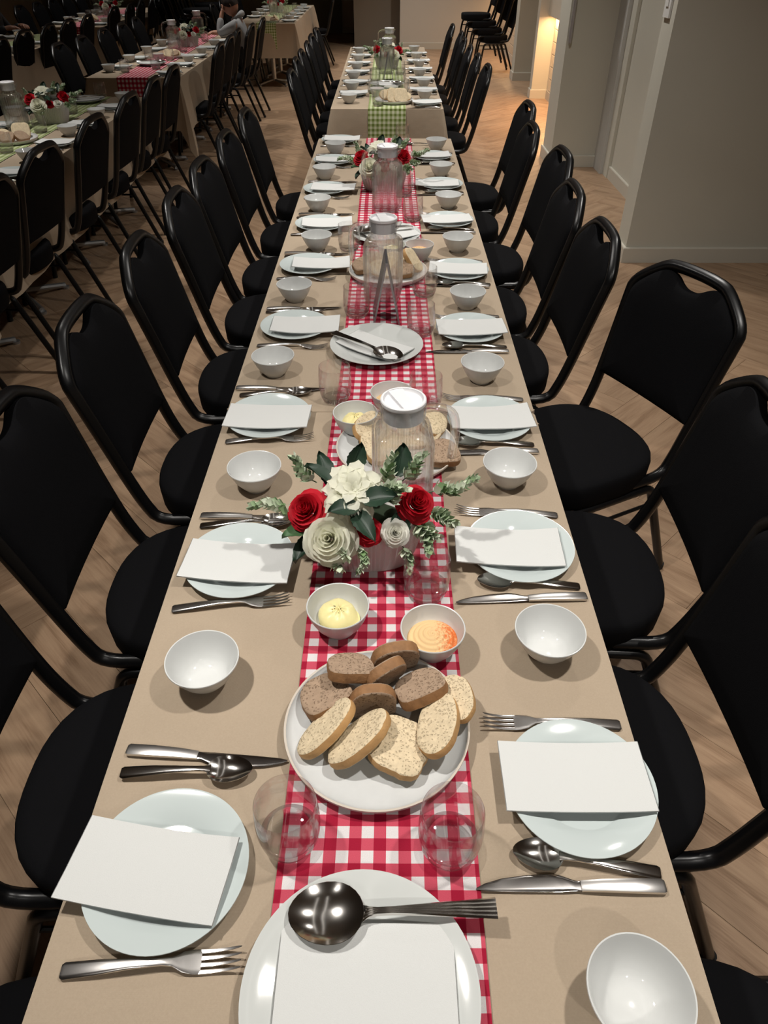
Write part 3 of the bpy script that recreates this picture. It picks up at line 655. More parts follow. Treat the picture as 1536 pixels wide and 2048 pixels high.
# ------------------------------------------------------------------ place settings
PLACE = '{}, {} from near end, {} side, {}'
def setting(tn, side, i, X, yp, yb, grp, full=True, pl=True, nap=None, cut=None, cx=0, bowl=True, nw='', jit=1.0):
    s = -1 if side == 'aisle' else 1
    rnd = random.Random(hash((len(tn), i, s)) % 9999)
    j = lambda a: rnd.uniform(-a, a) * jit
    L = lambda what: PLACE.format(what, ORD[i], side, tn)
    rz = 0 if s < 0 else PI
    if pl:
        px = cx + s * X
        single('side_plate', M_['side_plate'], L('round white side plate'), 'plate', (px, yp, T), (0, 0, j(3)), grp + ' plates')
        nx, ny, na = nap if nap else (px + j(.014), yp + j(.008), j(5))
        single('napkin', M_['napkin%d' % rnd.randrange(5)], L('folded white napkin'), 'napkin', (nx, ny, T + .0195), (0, 0, R(na) + (PI if rnd.random() < .5 else 0)), grp + ' napkins')
        c = cut or {}
        kd, sd, fd = (.150, .116, -.108) if s < 0 else (-.125, -.095, .108)
        for nm, dy, ln, what, cat in (('knife', kd, .117, 'steel table knife', 'knife'), ('spoon', sd, .0925, 'steel soup spoon', 'spoon'), ('fork', fd, .1025, 'steel dinner fork', 'fork')):
            if not full and nm != 'knife': continue
            if nm in c: x0, y0, x1, y1 = c[nm]
            else:
                x0 = cx + s * (.359 + j(.004)); y0 = yp + dy + j(.008); x1 = x0 - s * .2; y1 = y0 + j(.012)
            dx, dy2 = x1 - x0, y1 - y0; l = math.hypot(dx, dy2); dx /= l; dy2 /= l
            zz = T + (.005 if nm == 'spoon' and 'over' in c else .0005)
            single(nm, M_[nm], L(what), cat, (x0 + dx * ln, y0 + dy2 * ln, zz), (0, 0, math.atan2(dy2, dx)), grp + ' cutlery')
    if bowl and yb is not None:
        bx, by = yb if isinstance(yb, tuple) else (cx + s * .272 + j(.01), yb)
        single('bowl', M_['bowl'], L('empty white soup bowl'), 'bowl', (bx, by, T), (0, 0, j(1)), grp + ' bowls')
FT = 'long front table'; GP = 'front table'
LA = [(.258, .406, (-.268, .702), (-.277, .400, -8.5), dict(fork=(-.354, .294, -.151, .307), spoon=(-.356, .538, -.174, .541), knife=(-.358, .576, -.125, .556), over=1)),
      (.258, .966, (-.262, 1.210), (-.257, .954, -4), dict(fork=(-.359, .852, -.156, .876), spoon=(-.356, 1.077, -.175, 1.090), knife=(-.360, 1.107, -.13, 1.100))),
      (.270, 1.474, (-.286, 1.712), (-.269, 1.461, -2), dict(fork=(-.359, 1.379, -.156, 1.396), spoon=(-.361, 1.593, -.183, 1.605), knife=(-.375, 1.628, -.135, 1.623))),
      (.258, 1.985, (-.280, 2.205), (-.225, 1.975, 0), None), (.260, 2.486, (-.246, 2.680), (-.215, 2.48, 2), None), (.252, 2.940, (-.279, 3.155), (-.225, 2.93, 3), None),
      (.266, 3.443, (-.285, 3.665), (-.23, 3.44, -3), None), (.262, 3.966, (-.262, 4.165), (-.25, 3.955, 5), None), (.256, 4.431, None, (-.24, 4.43, 0), None)]
for i, (X, yp, b, nap, cut) in enumerate(LA): setting(FT, 'aisle', i, X, yp, b, GP, nap=nap, cut=cut)
RA = [(.281, .518, (.285, .262), (.274, .527, 0), dict(knife=(.361, .389, .122, .389), spoon=(.361, .406, .178, .431), fork=(.365, .621, .162, .625))),
      (.269, 1.007, (.278, .762), (.245, .997, -2), dict(knife=(.371, .885, .137, .873), spoon=(.365, .911, .186, .922), fork=(.362, 1.113, .160, 1.126))),
      (.262, 1.464, (.275, 1.226), (.263, 1.459, 4), None), (.261, 1.967, (.264, 1.678), (.262, 1.96, 2), None), (.264, 2.436, (.267, 2.150), (.26, 2.43, -5), None),
      (.263, 2.988, (.275, 2.665), (.255, 2.98, 4), None), (.264, 3.521, (.276, 3.205), (.245, 3.51, -2), None), (.250, 4.055, (.274, 3.72), (.24, 4.05, 3), None)]
for i, (X, yp, b, nap, cut) in enumerate(RA): setting(FT, 'wall', i, X, yp, b, GP, nap=nap, cut=cut)
setting(FT, 'wall', 8, .26, 4.47, (.280, 4.25), GP, pl=False)
single('spoon', M_['spoon'], 'steel soup spoon beside the last bowl, wall side of the long front table', 'spoon', (.19, 4.36, T + .0005), (0, 0, PI), 'front table cutlery')
G2 = 'second table'; t2 = 'green-runner table behind the front table'
for i in range(6): setting(t2, 'aisle', i, .245, 5.92 + i * .51, 5.62 + i * .51, G2, cx=.012)
for i in range(6): setting(t2, 'wall', i, .275, 5.56 + i * .508, 5.77 + i * .508, G2, cx=.012)
t3 = TN['L1']
for i, (yp, yb) in enumerate([(3.15, 3.42), (3.71, 3.99), (4.33, 4.59), (4.86, 5.09), (5.39, 5.67)]): setting(t3, 'wall', i, .28, yp, yb, 'neighbouring table', cx=-2.105)
for i, (yp, yb) in enumerate([(4.80, 4.62), (5.35, 5.15), (5.80, None)]): setting(t3, 'aisle', i, .24, yp, yb, 'neighbouring table', cx=-2.105)
t4 = TN['L2']
for i, (yp, yb) in enumerate([(6.88, 7.06), (7.38, 7.60), (7.95, 8.18), (8.58, 8.80), (9.16, 9.62)]): setting(t4, 'wall', i, .27, yp, yb, 'neighbouring table', cx=-2.07)
for i, (yp, yb) in enumerate([(7.22, 7.03), (7.80, 7.63), (8.45, 8.26), (9.0, 8.82), (9.6, 9.4)]): setting(t4, 'aisle', i, .24, yp, yb, 'neighbouring table', cx=-2.07)
for i in range(5): setting(TN['L3'], 'wall', i, .28, 11.42 + i * .52, 11.60 + i * .5, 'far tables', cx=-1.575, full=False)
for i in range(4): setting(TN['L3'], 'aisle', i, .27, 12.0 + i * .52, 12.2 + i * .5, 'far tables', cx=-1.575, full=False)
for i in range(4): setting(TN['L4'], 'wall', i, .27, 11.0 + i * .55, 11.25 + i * .55, 'far tables', cx=-3.95, full=False)
for i in range(4): setting(TN['L4'], 'aisle', i, .27, 11.1 + i * .55, 11.4 + i * .55, 'far tables', cx=-3.95, full=False)
for i in range(4): setting(TN['L5'], 'wall', i, .27, 8.0 + i * .5, 8.22 + i * .5, 'far tables', cx=-3.95, full=False)
for i in range(2): setting(TN['L5'], 'aisle', i, .24, 8.95 + i * .55, 9.25 + i * .5, 'far tables', cx=-3.95, full=False)
# ------------------------------------------------------------------ bread
def slice_mesh(kind, shape, w, h, t, seed):
    rnd = random.Random(seed); N = 36; o = []
    for j in range(N):
        a = 2 * PI * j / N; c, s = math.cos(a), math.sin(a)
        if shape == 'D': e = 2.2 if s > 0 else 5.0
        elif shape == 'oval': e = 2.2
        else: e = 4.0
        r = (abs(c) ** e + abs(s) ** e) ** (-1 / e)
        k = 1 + .05 * noise.noise(Vector((c * 1.7 + seed * 3.1, s * 1.7, seed))) + .02 * noise.noise(Vector((c * 7 + seed, s * 7, 2)))
        if shape == 'torn' and c < -.2: k *= 1 + .10 * noise.noise(Vector((s * 9, seed, 1)))
        o.append((r * c * w / 2 * k, r * s * h / 2 * k))
    def cap(z, sgn):
        rs = []
        for sc in (1.0, .97, .8, .6, .4, .2, .05):
            rs.append([(x * sc, y * sc, z * (1 if sc < .99 else .82) + sgn * .0016 * noise.noise(Vector((x * sc * 160, y * sc * 160, seed + z * 50))) * (sc < .9)) for x, y in o])
        return rs
    mb = MB()
    top = cap(t / 2, 1); bot = cap(-t / 2, -1)
    mb.rings([bot[0], [(x * 1.03, y * 1.03, 0) for x, y in o], top[0]], False, False, 1)
    mb.rings(top[:], False, True, 0); mb.rings(bot[::-1], True, False, 0)
    return mb.mesh('bread_slice', ['crumb_' + kind, 'crust_' + kind], True, 60)
BR = {('brown', k): slice_mesh('brown', 'D', .068, .062, .018, 20 + k) for k in range(3)}
BR.update({('white', k): slice_mesh('white', 'oval' if k < 2 else 'torn', (.104, .100, .088)[k], (.060, .062, .080)[k], .015, 40 + k) for k in range(3)})
def bslice(kind, var, p, rot, label, sc=1.0, grp='bread slices'):
    single('bread_slice', BR[(kind, var)], label, 'bread', (p[0], p[1], T + p[2]), tuple(R(a) for a in rot), grp, sc)
single('bread_plate', M_['bread_plate'], 'round stoneware plate heaped with bread between the two front tumblers', 'plate', (.002, .609, T + .004), group='bread plates')
Z0 = .004
for kind, var, p, rot, lab, sc in (
    ('brown', 0, (-.039, .686, .050), (-22, 8, 4), 'brown bread slice propped on another at the back of the front plate', 1.02),
    ('brown', 1, (-.076, .652, .028), (-10, -9, 28), 'ragged brown bread slice at the aisle edge of the front plate', 1.10),
    ('brown', 2, (.030, .716, .040), (102, 6, 14), 'brown heel slice on edge, crust up, backmost on the front plate', 1.08),
    ('brown', 0, (.014, .680, .044), (108, 0, 34), 'brown slice on edge, crust up, second from the back of the front plate', 1.02),
    ('brown', 1, (-.004, .634, .040), (93, 0, 6), 'dark brown slice standing arched at the middle of the front plate', 1.0),
    ('brown', 2, (.066, .660, .036), (-22, -10, 22), 'brown bread slice lying face up at the wall side of the front plate', 1.10),
    ('white', 0, (-.070, .590, .034), (-30, -22, 42), 'white bread slice with golden crust, aisle side of the front plate', .98),
    ('white', 1, (-.022, .570, .040), (-30, -20, 36), 'white bread slice with toasted crust, second along the front plate', 1.04),
    ('white', 2, (.036, .566, .026), (8, 4, 70), 'flat soft white bread slice at the front of the front plate', 1.0),
    ('white', 0, (.090, .592, .040), (-26, 4, 80), 'oval white bread slice leaning at the wall side of the front plate', 1.02),
    ('white', 1, (.119, .640, .036), (-24, 6, 100), 'white bread slice resting on the rim at the wall side', .86)):
    bslice(kind, var, (p[0], p[1], p[2] + Z0), rot, lab, sc)
cr = MB()
rnd = random.Random(3)
def bread_plate(x, y, where, lst, seed):
    single('bread_plate', M_['bread_plate'], 'round stoneware plate of bread ' + where, 'plate', (x, y, T + .004), group='bread plates')
    rnd = random.Random(seed)
    for i, (kind, dx, dy, rx, ry, rz) in enumerate(lst):
        bslice(kind, rnd.randrange(3), (x * 0 + dx + x, dy + y, .034 + (.012 if abs(rx) > 40 else 0)), (rx, ry, rz), '{} slice from the aisle, {} bread, {}'.format(ORD[i], kind, where), 1.1)
LST = [('brown', -.085, .005, 15, -8, 20), ('brown', -.055, .05, 30, 5, -15), ('white', -.01, -.03, 35, 10, 15), ('white', .03, .045, 40, 8, 40), ('brown', .05, -.035, 25, -10, 0), ('white', .085, .02, 50, 15, 70)]
bread_plate(.037, 1.336, 'behind the flowers and the first jug', [('white', -.06, .06, 35, 6, 60), ('white', -.03, -.02, 20, 4, 30), ('white', .085, .075, 30, 10, 70), ('white', .05, .03, 30, 0, 20), ('brown', .10, -.045, 15, 6, 10)], 1)
bread_plate(.018, 2.420, 'behind the second jug', LST, 2)
bread_plate(.06, 5.645, 'at the near end of the second green runner', [('white', -.05, .02, 60, 0, 30), ('white', .0, -.02, 65, 8, 12), ('white', .045, -.01, 62, 4, 16), ('brown', .0, .07, 40, 0, 0), ('white', .07, .02, 40, 0, 30)], 3)
bread_plate(-2.10, 4.43, 'on the neighbouring green-runner table', [('white', -.09, .04, 30, 0, 0), ('brown', -.05, -.03, 25, 0, 30), ('brown', .0, -.05, 30, 0, -10), ('white', .03, .06, 50, 0, 20), ('brown', .06, -.02, 30, 0, 60)], 4)
bread_plate(-2.04, 7.95, 'on the neighbouring red-runner table', LST[:5], 5)
bread_plate(-1.55, 11.40, 'on the green-runner table past the hooded person', LST[2:], 6)
bread_plate(-3.97, 11.45, 'on the far corner red-runner table', LST[1:], 7)
bread_plate(-4.10, 9.55, 'on the far corner green-runner table', LST[1:], 8)
# ------------------------------------------------------------------ dips
def butter_mesh():
    mb = MB(); rs = []
    for k, (r, z) in enumerate([(.024, -.001), (.0325, .007), (.0330, .012), (.0325, .014), (.0335, .019), (.030, .026), (.024, .031), (.015, .034), (.006, .0355), (.001, .036)]):
        rs.append([(r * math.cos(2 * PI * j / 32) * (1 + .05 * math.sin(2 * PI * j / 32 * 2 + k)) + .002 * math.sin(k), r * math.sin(2 * PI * j / 32) + .0015 * math.cos(k * 1.3), z * (1 + .06 * math.sin(j))) for j in range(32)])
    mb.rings(rs); n0 = len(mb.f)
    rnd = random.Random(4)
    for _ in range(46):
        a, r = rnd.uniform(2.2, 6.6), rnd.uniform(.002, .033); z = .036 * (1 - (r / .036) ** 2.6) * .97 + .001; e = rnd.uniform(.0004, .0008)
        x, y = r * math.cos(a), r * math.sin(a); mb.box(x - e, x + e, y - e, y + e, z - e, z + e, 1)
    return mb.mesh('butter', ['butter', 'pepper'])
def hummus_mesh():
    mb = MB(); rs = []
    for k in range(26):
        f = k / 25; r = .041 * (1 - f) + .0006
        rs.append([(r * math.cos(2 * PI * j / 48), r * math.sin(2 * PI * j / 48), .012 + .014 * (1 - (r / .041) ** 2) + .0013 * math.sin((r / .041) * 34 + 2 * PI * j / 48) * (r < .038)) for j in range(48)])
    rs = [[(x * .72, y * .72, .0) for x, y, z in rs[0]]] + rs
    mb.rings(rs); return mb.mesh('hummus', 'hummus', True, 80)
BU, HU = butter_mesh(), hummus_mesh()
lathe('dip_bowl', [(.001, .004), (.024, .004), (.0255, 0), (.0285, 0), (.030, .004), (.040, .018), (.048, .036), (.0520, .0505), (.0525, .0528), (.0518, .0540), (.0502, .0532), (.046, .036), (.038, .020), (.026, .010), (.012, .0075), (.001, .007)], 'stoneware', 56)
def dip(kind, x, y, where, rz=0, s=1.0):
    single('dip_bowl', M_['dip_bowl'], 'small deep white bowl holding {} {}'.format(kind, where), 'bowl', (x, y, T + .004), group='dip bowls')
    if kind == 'butter': single('butter_mound', BU, 'swirl of pale yellow butter in the bowl ' + where, 'butter', (x, y, T + .0142), (0, 0, rz), 'butter', s)
    else: single('hummus_mound', HU, 'orange hummus dusted with paprika in the bowl ' + where, 'hummus', (x, y, T + .018), (0, 0, rz), 'hummus', s)
dip('butter', -.065, .812, 'in front of the planter'); dip('hummus', .090, .764, 'behind the front bread plate')
dip('butter', -.058, 1.424, 'beside the first jug', 2.0, .95); dip('hummus', .027, 1.520, 'behind the first jug', 1.2)
dip('hummus', .130, 2.575, 'behind the second jug', 1.5); dip('butter', .03, 2.57, 'hidden behind the second jug')
dip('hummus', -.06, 5.86, 'on the second green runner', 1.5); dip('butter', .04, 5.93, 'on the second green runner')
dip('butter', -2.16, 4.15, 'on the neighbouring green-runner table'); dip('hummus', -2.10, 7.72, 'on the neighbouring red-runner table')
# ------------------------------------------------------------------ tumblers
for i, (x, y) in enumerate([(-.1085, .447), (.097, .438), (.086, .893), (-.114, 1.575), (.110, 1.53), (-.078, 2.085), (.114, 1.955), (.136, 2.245), (-.126, 2.67), (.088, 3.37), (.12, 3.02), (.100, 4.40)]):
    w_ = ['beside the first aisle-side plate', 'beside the first wall-side spoon', 'beside the flower planter', 'beside the butter bowl', 'behind the first jug handle', 'beside the dark tent card, aisle side', 'beside the dark tent card, wall side',
          'between the tent card and the fifth wall-side plate', 'behind the second jug handle', 'beside the far planter', 'behind the far jug, wall side', 'at the far end of the red runner'][i]
    single('tumbler', M_['tumbler'], 'clear glass tumbler ' + w_, 'glass', (x, y, T + .004), group='tumblers')
k = 0
for tn, L in ((t2, [(-.05, 5.50), (-.085, 6.50), (.115, 6.44), (-.09, 5.98), (.13, 5.98), (.12, 6.9)]), (t3, [(-2.04, 5.83), (-2.04, 5.22), (-2.2, 5.42), (-2.03, 4.66), (-2.03, 4.17)]),
              (t4, [(-2.2, 6.99), (-1.985, 7.17), (-1.99, 7.7), (-2.15, 7.6), (-1.97, 9.2), (-2.0, 8.3)]), (TN['L3'], [(-1.42, 11.7), (-1.42, 12.0), (-1.44, 12.4), (-1.40, 13.2), (-1.7, 11.9)]), (TN['L4'], [(-4.0, 10.95), (-3.84, 11.8), (-4.1, 11.9)])):
    for i, (x, y) in enumerate(sorted(L, key=lambda p: p[1])):
        single('tumbler', M_['tumbler'], 'clear glass tumbler, {} from the near end, on the {}'.format(ORD[i], tn), 'glass', (x, y, T + .004), group='tumblers')
# ------------------------------------------------------------------ serving dishes with napkin and big spoon
def serving(x, y, where, plate='dinner_plate', nap=(0, 0, 0), sp=(0, 0, 0), big=True):
    single('serving_plate', M_[plate], 'large white serving plate ' + where, 'plate', (x, y, T + .004), group='serving plates')
    nz = T + .004 + (.0135 if big else .014)
    single('napkin', M_['napkin_big'] if big else M_['napkin1'], 'white napkin lying on the serving plate ' + where, 'napkin', (x + nap[0], y + nap[1], nz), (0, 0, R(nap[2])), 'serving napkins')
    single('serving_spoon', M_['serving_spoon'], 'large fluted steel serving spoon on the plate ' + where, 'spoon', (x + sp[0], y + sp[1], nz + .006), (0, R(-1.0), R(sp[2])), 'serving spoons')
serving(-.012, .268, 'at the very front of the table', nap=(.006, -.028, 0), sp=(.036, .080, 1.5))
serving(-.014, 1.848, 'behind the hummus bowl', nap=(-.005, -.01, -37), sp=(-.028, -.030, 141.5), big=False)
serving(.013, 2.80, 'behind the second jug', nap=(.02, -.01, 20), sp=(-.02, .02, 10), big=False)
serving(.012, 6.30, 'on the second green runner', nap=(.02, 0, 20), sp=(0, 0, 170), big=False)
serving(-2.09, 5.64, 'on the neighbouring green-runner table', nap=(0, 0, 10), sp=(0, 0, 20), big=False)
serving(-2.09, 7.42, 'on the neighbouring red-runner table', nap=(0, 0, 10), sp=(0, 0, 200), big=False)
# ------------------------------------------------------------------ jugs
def jug_parts():
    N = 256
    def ring(h, sq, rib, z):
        r_ = []
        for j in range(N):
            a = 2 * PI * (j + .5) / N; c, s = math.cos(a), math.sin(a); e = 2 + sq
            r = h * (abs(c) ** e + abs(s) ** e) ** (-1 / e)
            r += rib * 1.5 * math.cos(j * 2 * PI / N * 32)
            r_.append((r * c, r * s, z))
        return r_
    mb = MB()
    outer = [(.046, 4.5, 0, .0), (.050, 4.5, 0, .003), (.0515, 5, 0, .010), (.0518, 5, .0005, .020), (.0518, 5, .0011, .03), (.0518, 5, .0011, .09), (.0518, 5, .0011, .158), (.0516, 5, .0010, .168), (.0505, 4.4, .0007, .176), (.0475, 3.2, .0004, .1835), (.0425, 1.6, 0, .1890), (.0380, 0, 0, .1930), (.0368, 0, 0, .205), (.0390, 0, 0, .218), (.0395, 0, 0, .236), (.0385, 0, 0, .2385)]
    inner = [(.0370, 0, 0, .2385), (.0360, 0, 0, .232), (.0350, 0, 0, .214), (.0338, 0, 0, .196), (.0385, 1.6, 0, .186), (.0435, 3.2, 0, .180), (.0460, 4.4, 0, .173), (.0472, 5, 0, .164), (.0472, 5, 0, .090), (.0472, 5, 0, .03), (.046, 5, 0, .018), (.042, 4, 0, .012)]
    rs = [ring(*p) for p in outer] + [ring(*p) for p in inner]
    mb.rings(rs)
    body = mb.mesh('glass_body', 'jug_glass', True, 40)
    pth = chaikin([(.036, 0, .226), (.060, 0, .228), (.088, 0, .215), (.093, 0, .170), (.090, 0, .130), (.088, 0, .112)], 2)
    han = MB().tube([tuple(p) for p in pth], [.0085] * (len(pth) - 2) + [.0085, .006], 12).mesh('handle', 'jug_glass')
    sp = MB().tube([(-.034, 0, .222), (-.044, 0, .232), (-.050, 0, .237)], [.010, .008, .003], 10).mesh('spout', 'jug_glass')
    mb = MB().lathe([(.030, .206), (.0345, .207), (.0345, .2400), (.0385, .2402), (.0392, .2420), (.0390, .2475), (.0375, .2490), (.0345, .2490), (.0335, .2440), (.0325, .2425), (.001, .2425)], 56)
    lid = mb.mesh('lid', 'lid_white', True, 35)
    bar = MB().box(-.013, .013, -.0335, .0335, .2420, .2478).mesh('lid_bridge', 'lid_white', False)
    return body, han, sp, lid, bar
JB, JH, JS, JL, JBR = jug_parts()
def jug(x, y, rz, label):
    t = thing('water_jug', label, 'jug', (x, y, T + .004), (0, 0, R(rz)), 'glass jugs')
    t.scale = (1.1, 1.1, 1.0)
    ob('glass_body', JB, t); ob('handle', JH, t); ob('spout', JS, t); l = ob('lid', JL, t); ob('lid_bridge', JBR, l, rot=(0, 0, .35))
jug(.046, 1.150, 4, 'ribbed glass jug with white lid directly behind the front flower planter')
jug(.003, 2.230, 172, 'ribbed glass jug with white lid behind the dark tent card')
jug(.015, 3.170, 170, 'ribbed glass jug with white lid before the far planter')
jug(.010, 6.95, 172, 'ribbed glass jug with white lid before the planter on the second green runner')
jug(.03, 7.75, 172, 'ribbed glass jug with white lid, further back on the second green runner')
jug(-2.19, 4.74, 190, 'ribbed glass jug with white lid on the neighbouring green-runner table')
jug(-2.13, 8.50, 176, 'ribbed glass jug with handle to the aisle on the neighbouring red-runner table')
jug(-2.10, 9.55, 0, 'ribbed glass jug further back on the neighbouring red-runner table')
jug(-4.16, 12.5, 176, 'ribbed glass jug on the far corner red-runner table')
jug(-1.62, 12.40, 90, 'ribbed glass jug on the green-runner table past the hooded person')
# ------------------------------------------------------------------ tent cards
def tent(x, y, label):
    t = thing('tent_card', label, 'card stand', (x, y, T + .004), (0, 0, R(2)))
    for s in (-1, 1):
        M = Matrix.Translation((s * .038, 0, 0)) @ Matrix.Rotation(-s * math.atan2(.037, .185), 4, 'Y')
        ob('panel', MB().box(-.0018, .0018, -.06, .06, 0, .188).mesh('panel', 'card_dark', False), t, M=M)
        ob('edge_strip', MB().box(-.0024, .0024, -.0625, -.060, 0, .188).mesh('edge_strip', 'card_edge', False), t, M=M)
tent(.012, 2.075, 'dark tent-shaped card stand before the second jug')
tent(.02, 6.62, 'dark tent-shaped card stand on the second green runner')
# ------------------------------------------------------------------ flowers
def rose_mesh(r, h, seed, mat):
    rnd = random.Random(seed); mb = MB()
    layers = [(2, .03, .14, .98, 0), (3, .08, .26, 1.0, .1), (3, .14, .40, 1.0, .25), (4, .22, .55, .96, .4), (4, .30, .70, .88, .6), (5, .38, .84, .76, .9), (5, .44, .98, .60, 1.2), (5, .46, 1.08, .44, 1.3)]
    for n, r0, r1, hh, curl in layers:
        off = rnd.random() * 6
        for k in range(n):
            th0 = off + 2 * PI * k / n + rnd.uniform(-.12, .12); half = PI / n * 1.45; rr = rnd.uniform(.94, 1.07); tw = rnd.uniform(-.12, .12)
            def fn(u, v):
                uu = (u - .5) * 2; th = th0 + uu * half * (0.55 + .45 * math.sin(min(1, v * 1.2) * PI / 2)) 
                edge = 1 - .18 * uu * uu
                rad = r * rr * (r0 * .5 + (r1 - r0 * .5) * (v ** .75) * edge) + r * .05 * uu * tw
                z = h * hh * (v * edge) - curl * h * .22 * max(0, v - .7) / .3
                rad += curl * r * .10 * max(0, v - .75) / .25
                rad *= 1 - .06 * math.cos(uu * PI) * (1 - curl)
                return (rad * math.cos(th), rad * math.sin(th), z + .0009 * math.sin(u * 9 + k))
            mb.grid(fn, 6, 5)
    return mb.mesh('rose', mat, True, 80)
def dahlia_mesh(r, seed, mat):
    rnd = random.Random(seed); mb = MB()
    for n, ln, el, w in ((8, 1.05, 2, .34), (8, 1.02, 16, .34), (7, .88, 32, .32), (6, .70, 50, .27), (5, .50, 64, .20), (4, .34, 76, .13)):
        off = rnd.random() * 6
        for k in range(n):
            th = off + 2 * PI * k / n + rnd.uniform(-.1, .1); L = r * ln * rnd.uniform(.9, 1.08); e0 = R(el + rnd.uniform(-5, 5)); wd = r * w
            ca, sa = math.cos(th), math.sin(th)
            def fn(u, v):
                uu = (u - .5) * 2; wv = wd * (.14 + .86 * v ** .7) * max(0.03, 1 - v ** 5) ** .5 * (1 + .05 * math.sin(v * 14 + k))
                e = e0 + .45 * (1 - v) - .22 * v * v; d = L * v * (1 - .10 * uu * uu * v); x = d * math.cos(e); z = d * math.sin(e) + .5 * wd * abs(uu) ** 1.8 * (1 - .6 * v) + .04 * wd * math.sin(uu * 7 + k); y = uu * wv
                return (x * ca - y * sa, x * sa + y * ca, z)
            mb.grid(fn, 6, 8)
    return mb.mesh('dahlia', mat, True, 80)
def leaf_mesh(L, W, seed, mat='leaf_dark'):
    mb = MB()
    def fn(u, v, t=0):
        uu = (u - .5) * 2; wv = W / 2 * math.sin(PI * min(1, v * .97 + .03) ** .85) ** .8
        ser = 1 + .06 * math.sin(v * 60) * (abs(uu) > .9)
        return (L * v, uu * wv * ser, .22 * W * abs(uu) ** 1.3 - .25 * L * (v - .4) ** 2 + .02 * L * math.sin(v * 16 + abs(uu) * 3) * abs(uu) * .4 - t)
    mb.grid(lambda u, v: fn(u, v), 6, 16); mb.grid(lambda u, v: fn(1 - u, v, .0005), 6, 16)
    mb.tube([fn(.5, k / 8) for k in range(9)], [.0009] * 8 + [.0003], 5)
    return mb.mesh('leaf', mat, True, 80)
def sprig_mesh(L, seed, n=11, ls=.013):
    rnd = random.Random(seed); mb = MB()
    pts = [(L * k / 8, .004 * math.sin(k * .9 + seed), .010 * math.sin(k / 8 * PI)) for k in range(9)]
    for k in range(n):
        f = .12 + .88 * k / (n - 1); x = L * f; zc = .010 * math.sin(f * PI); yc = .004 * math.sin(f * 8 * .9 + seed)
        for q in range(4):
            a = q * PI / 2 + k * .8 + rnd.uniform(-.3, .3); l = ls * rnd.uniform(.75, 1.15) * (1 - .35 * f); tilt = R(48 - 22 * f + rnd.uniform(-10, 10)); wv = l * .66
            M = Matrix.Translation((x, yc, zc)) @ Matrix.Rotation(a, 4, 'X') @ Matrix.Rotation(-tilt, 4, 'Y')
            vs = [(0, 0, 0), (l * .3, wv * .42, .001), (l * .65, wv * .5, .0018), (l, 0, .0008), (l * .65, -wv * .5, .0018), (l * .3, -wv * .42, .001), (l * .5, 0, -.0006)]
            mb.add(vs, [(0, 6, 1), (1, 6, 2), (2, 6, 3), (3, 6, 4), (4, 6, 5), (5, 6, 0)], 0, M)
    mb.tube(pts, [.0011] * 8 + [.0005], 5, m=1)
    return mb.mesh('sprig', ['sprig_leaf', 'leaf_mid'], True, 60)
def pot_mesh(wt, wb, dt, db, h):
    N = 192; mb = MB()
    def ring(a, b, z, rib): 
        r_ = []
        for j in range(N):
            t = 2 * PI * j / N; c, s = math.cos(t), math.sin(t); e = 2.6
            r = (abs(c / a) ** e + abs(s / b) ** e) ** (-1 / e) + rib * 1.7 * math.cos(j * PI / 2)
            r_.append((r * c, r * s, z))
        return r_
    rs = []
    for f, rib in ((0, 0), (.03, .0004), (.2, .0011), (.5, .0011), (.8, .0011), (.96, .0008), (1.0, 0)):
        g = f ** .75
        rs.append(ring((wb + (wt - wb) * g) / 2, (db + (dt - db) * g) / 2, h * f, rib))
    rs += [ring(wt / 2 - .005, dt / 2 - .005, h, 0), ring(wt / 2 - .010, dt / 2 - .010, h - .02, 0)]
    mb.rings(rs); return mb.mesh('pot', 'pot_ceramic', True, 50)
FL = dict(pot=pot_mesh(.224, .168, .125, .104, .104), foam=MB().lathe([(.001, .07), (.045, .07), (.045, .09), (.03, .105), (.001, .11)], 20).mesh('foam', 'foam_green'),
          red=rose_mesh(.033, .040, 1, 'petal_red'), redb=rose_mesh(.031, .046, 8, 'petal_red'), white=rose_mesh(.041, .048, 2, 'petal_white'), reds=rose_mesh(.022, .026, 3, 'petal_red'), whites=rose_mesh(.022, .027, 4, 'petal_cream'),
          dahlia=dahlia_mesh(.058, 5, 'petal_white'))
LEAF = [leaf_mesh(.062, .042, 1), leaf_mesh(.055, .036, 2), leaf_mesh(.075, .034, 3)]; LEAFM = leaf_mesh(.06, .036, 4, 'leaf_mid')
SPR = [sprig_mesh(.085, 1, 16, .024), sprig_mesh(.058, 2, 11, .024), sprig_mesh(.042, 3, 9, .026), sprig_mesh(.045, 4, 11, .019)]
def aim(p, d, roll=0.0):
    d = Vector(d).normalized(); q = d.to_track_quat('Z', 'Y'); return Matrix.Translation(p) @ q.to_matrix().to_4x4() @ Matrix.Rotation(roll, 4, 'Z')
def aimx(p, d, roll=0.0):
    d = Vector(d).normalized(); q = d.to_track_quat('X', 'Z'); return Matrix.Translation(p) @ q.to_matrix().to_4x4() @ Matrix.Rotation(roll, 4, 'X')
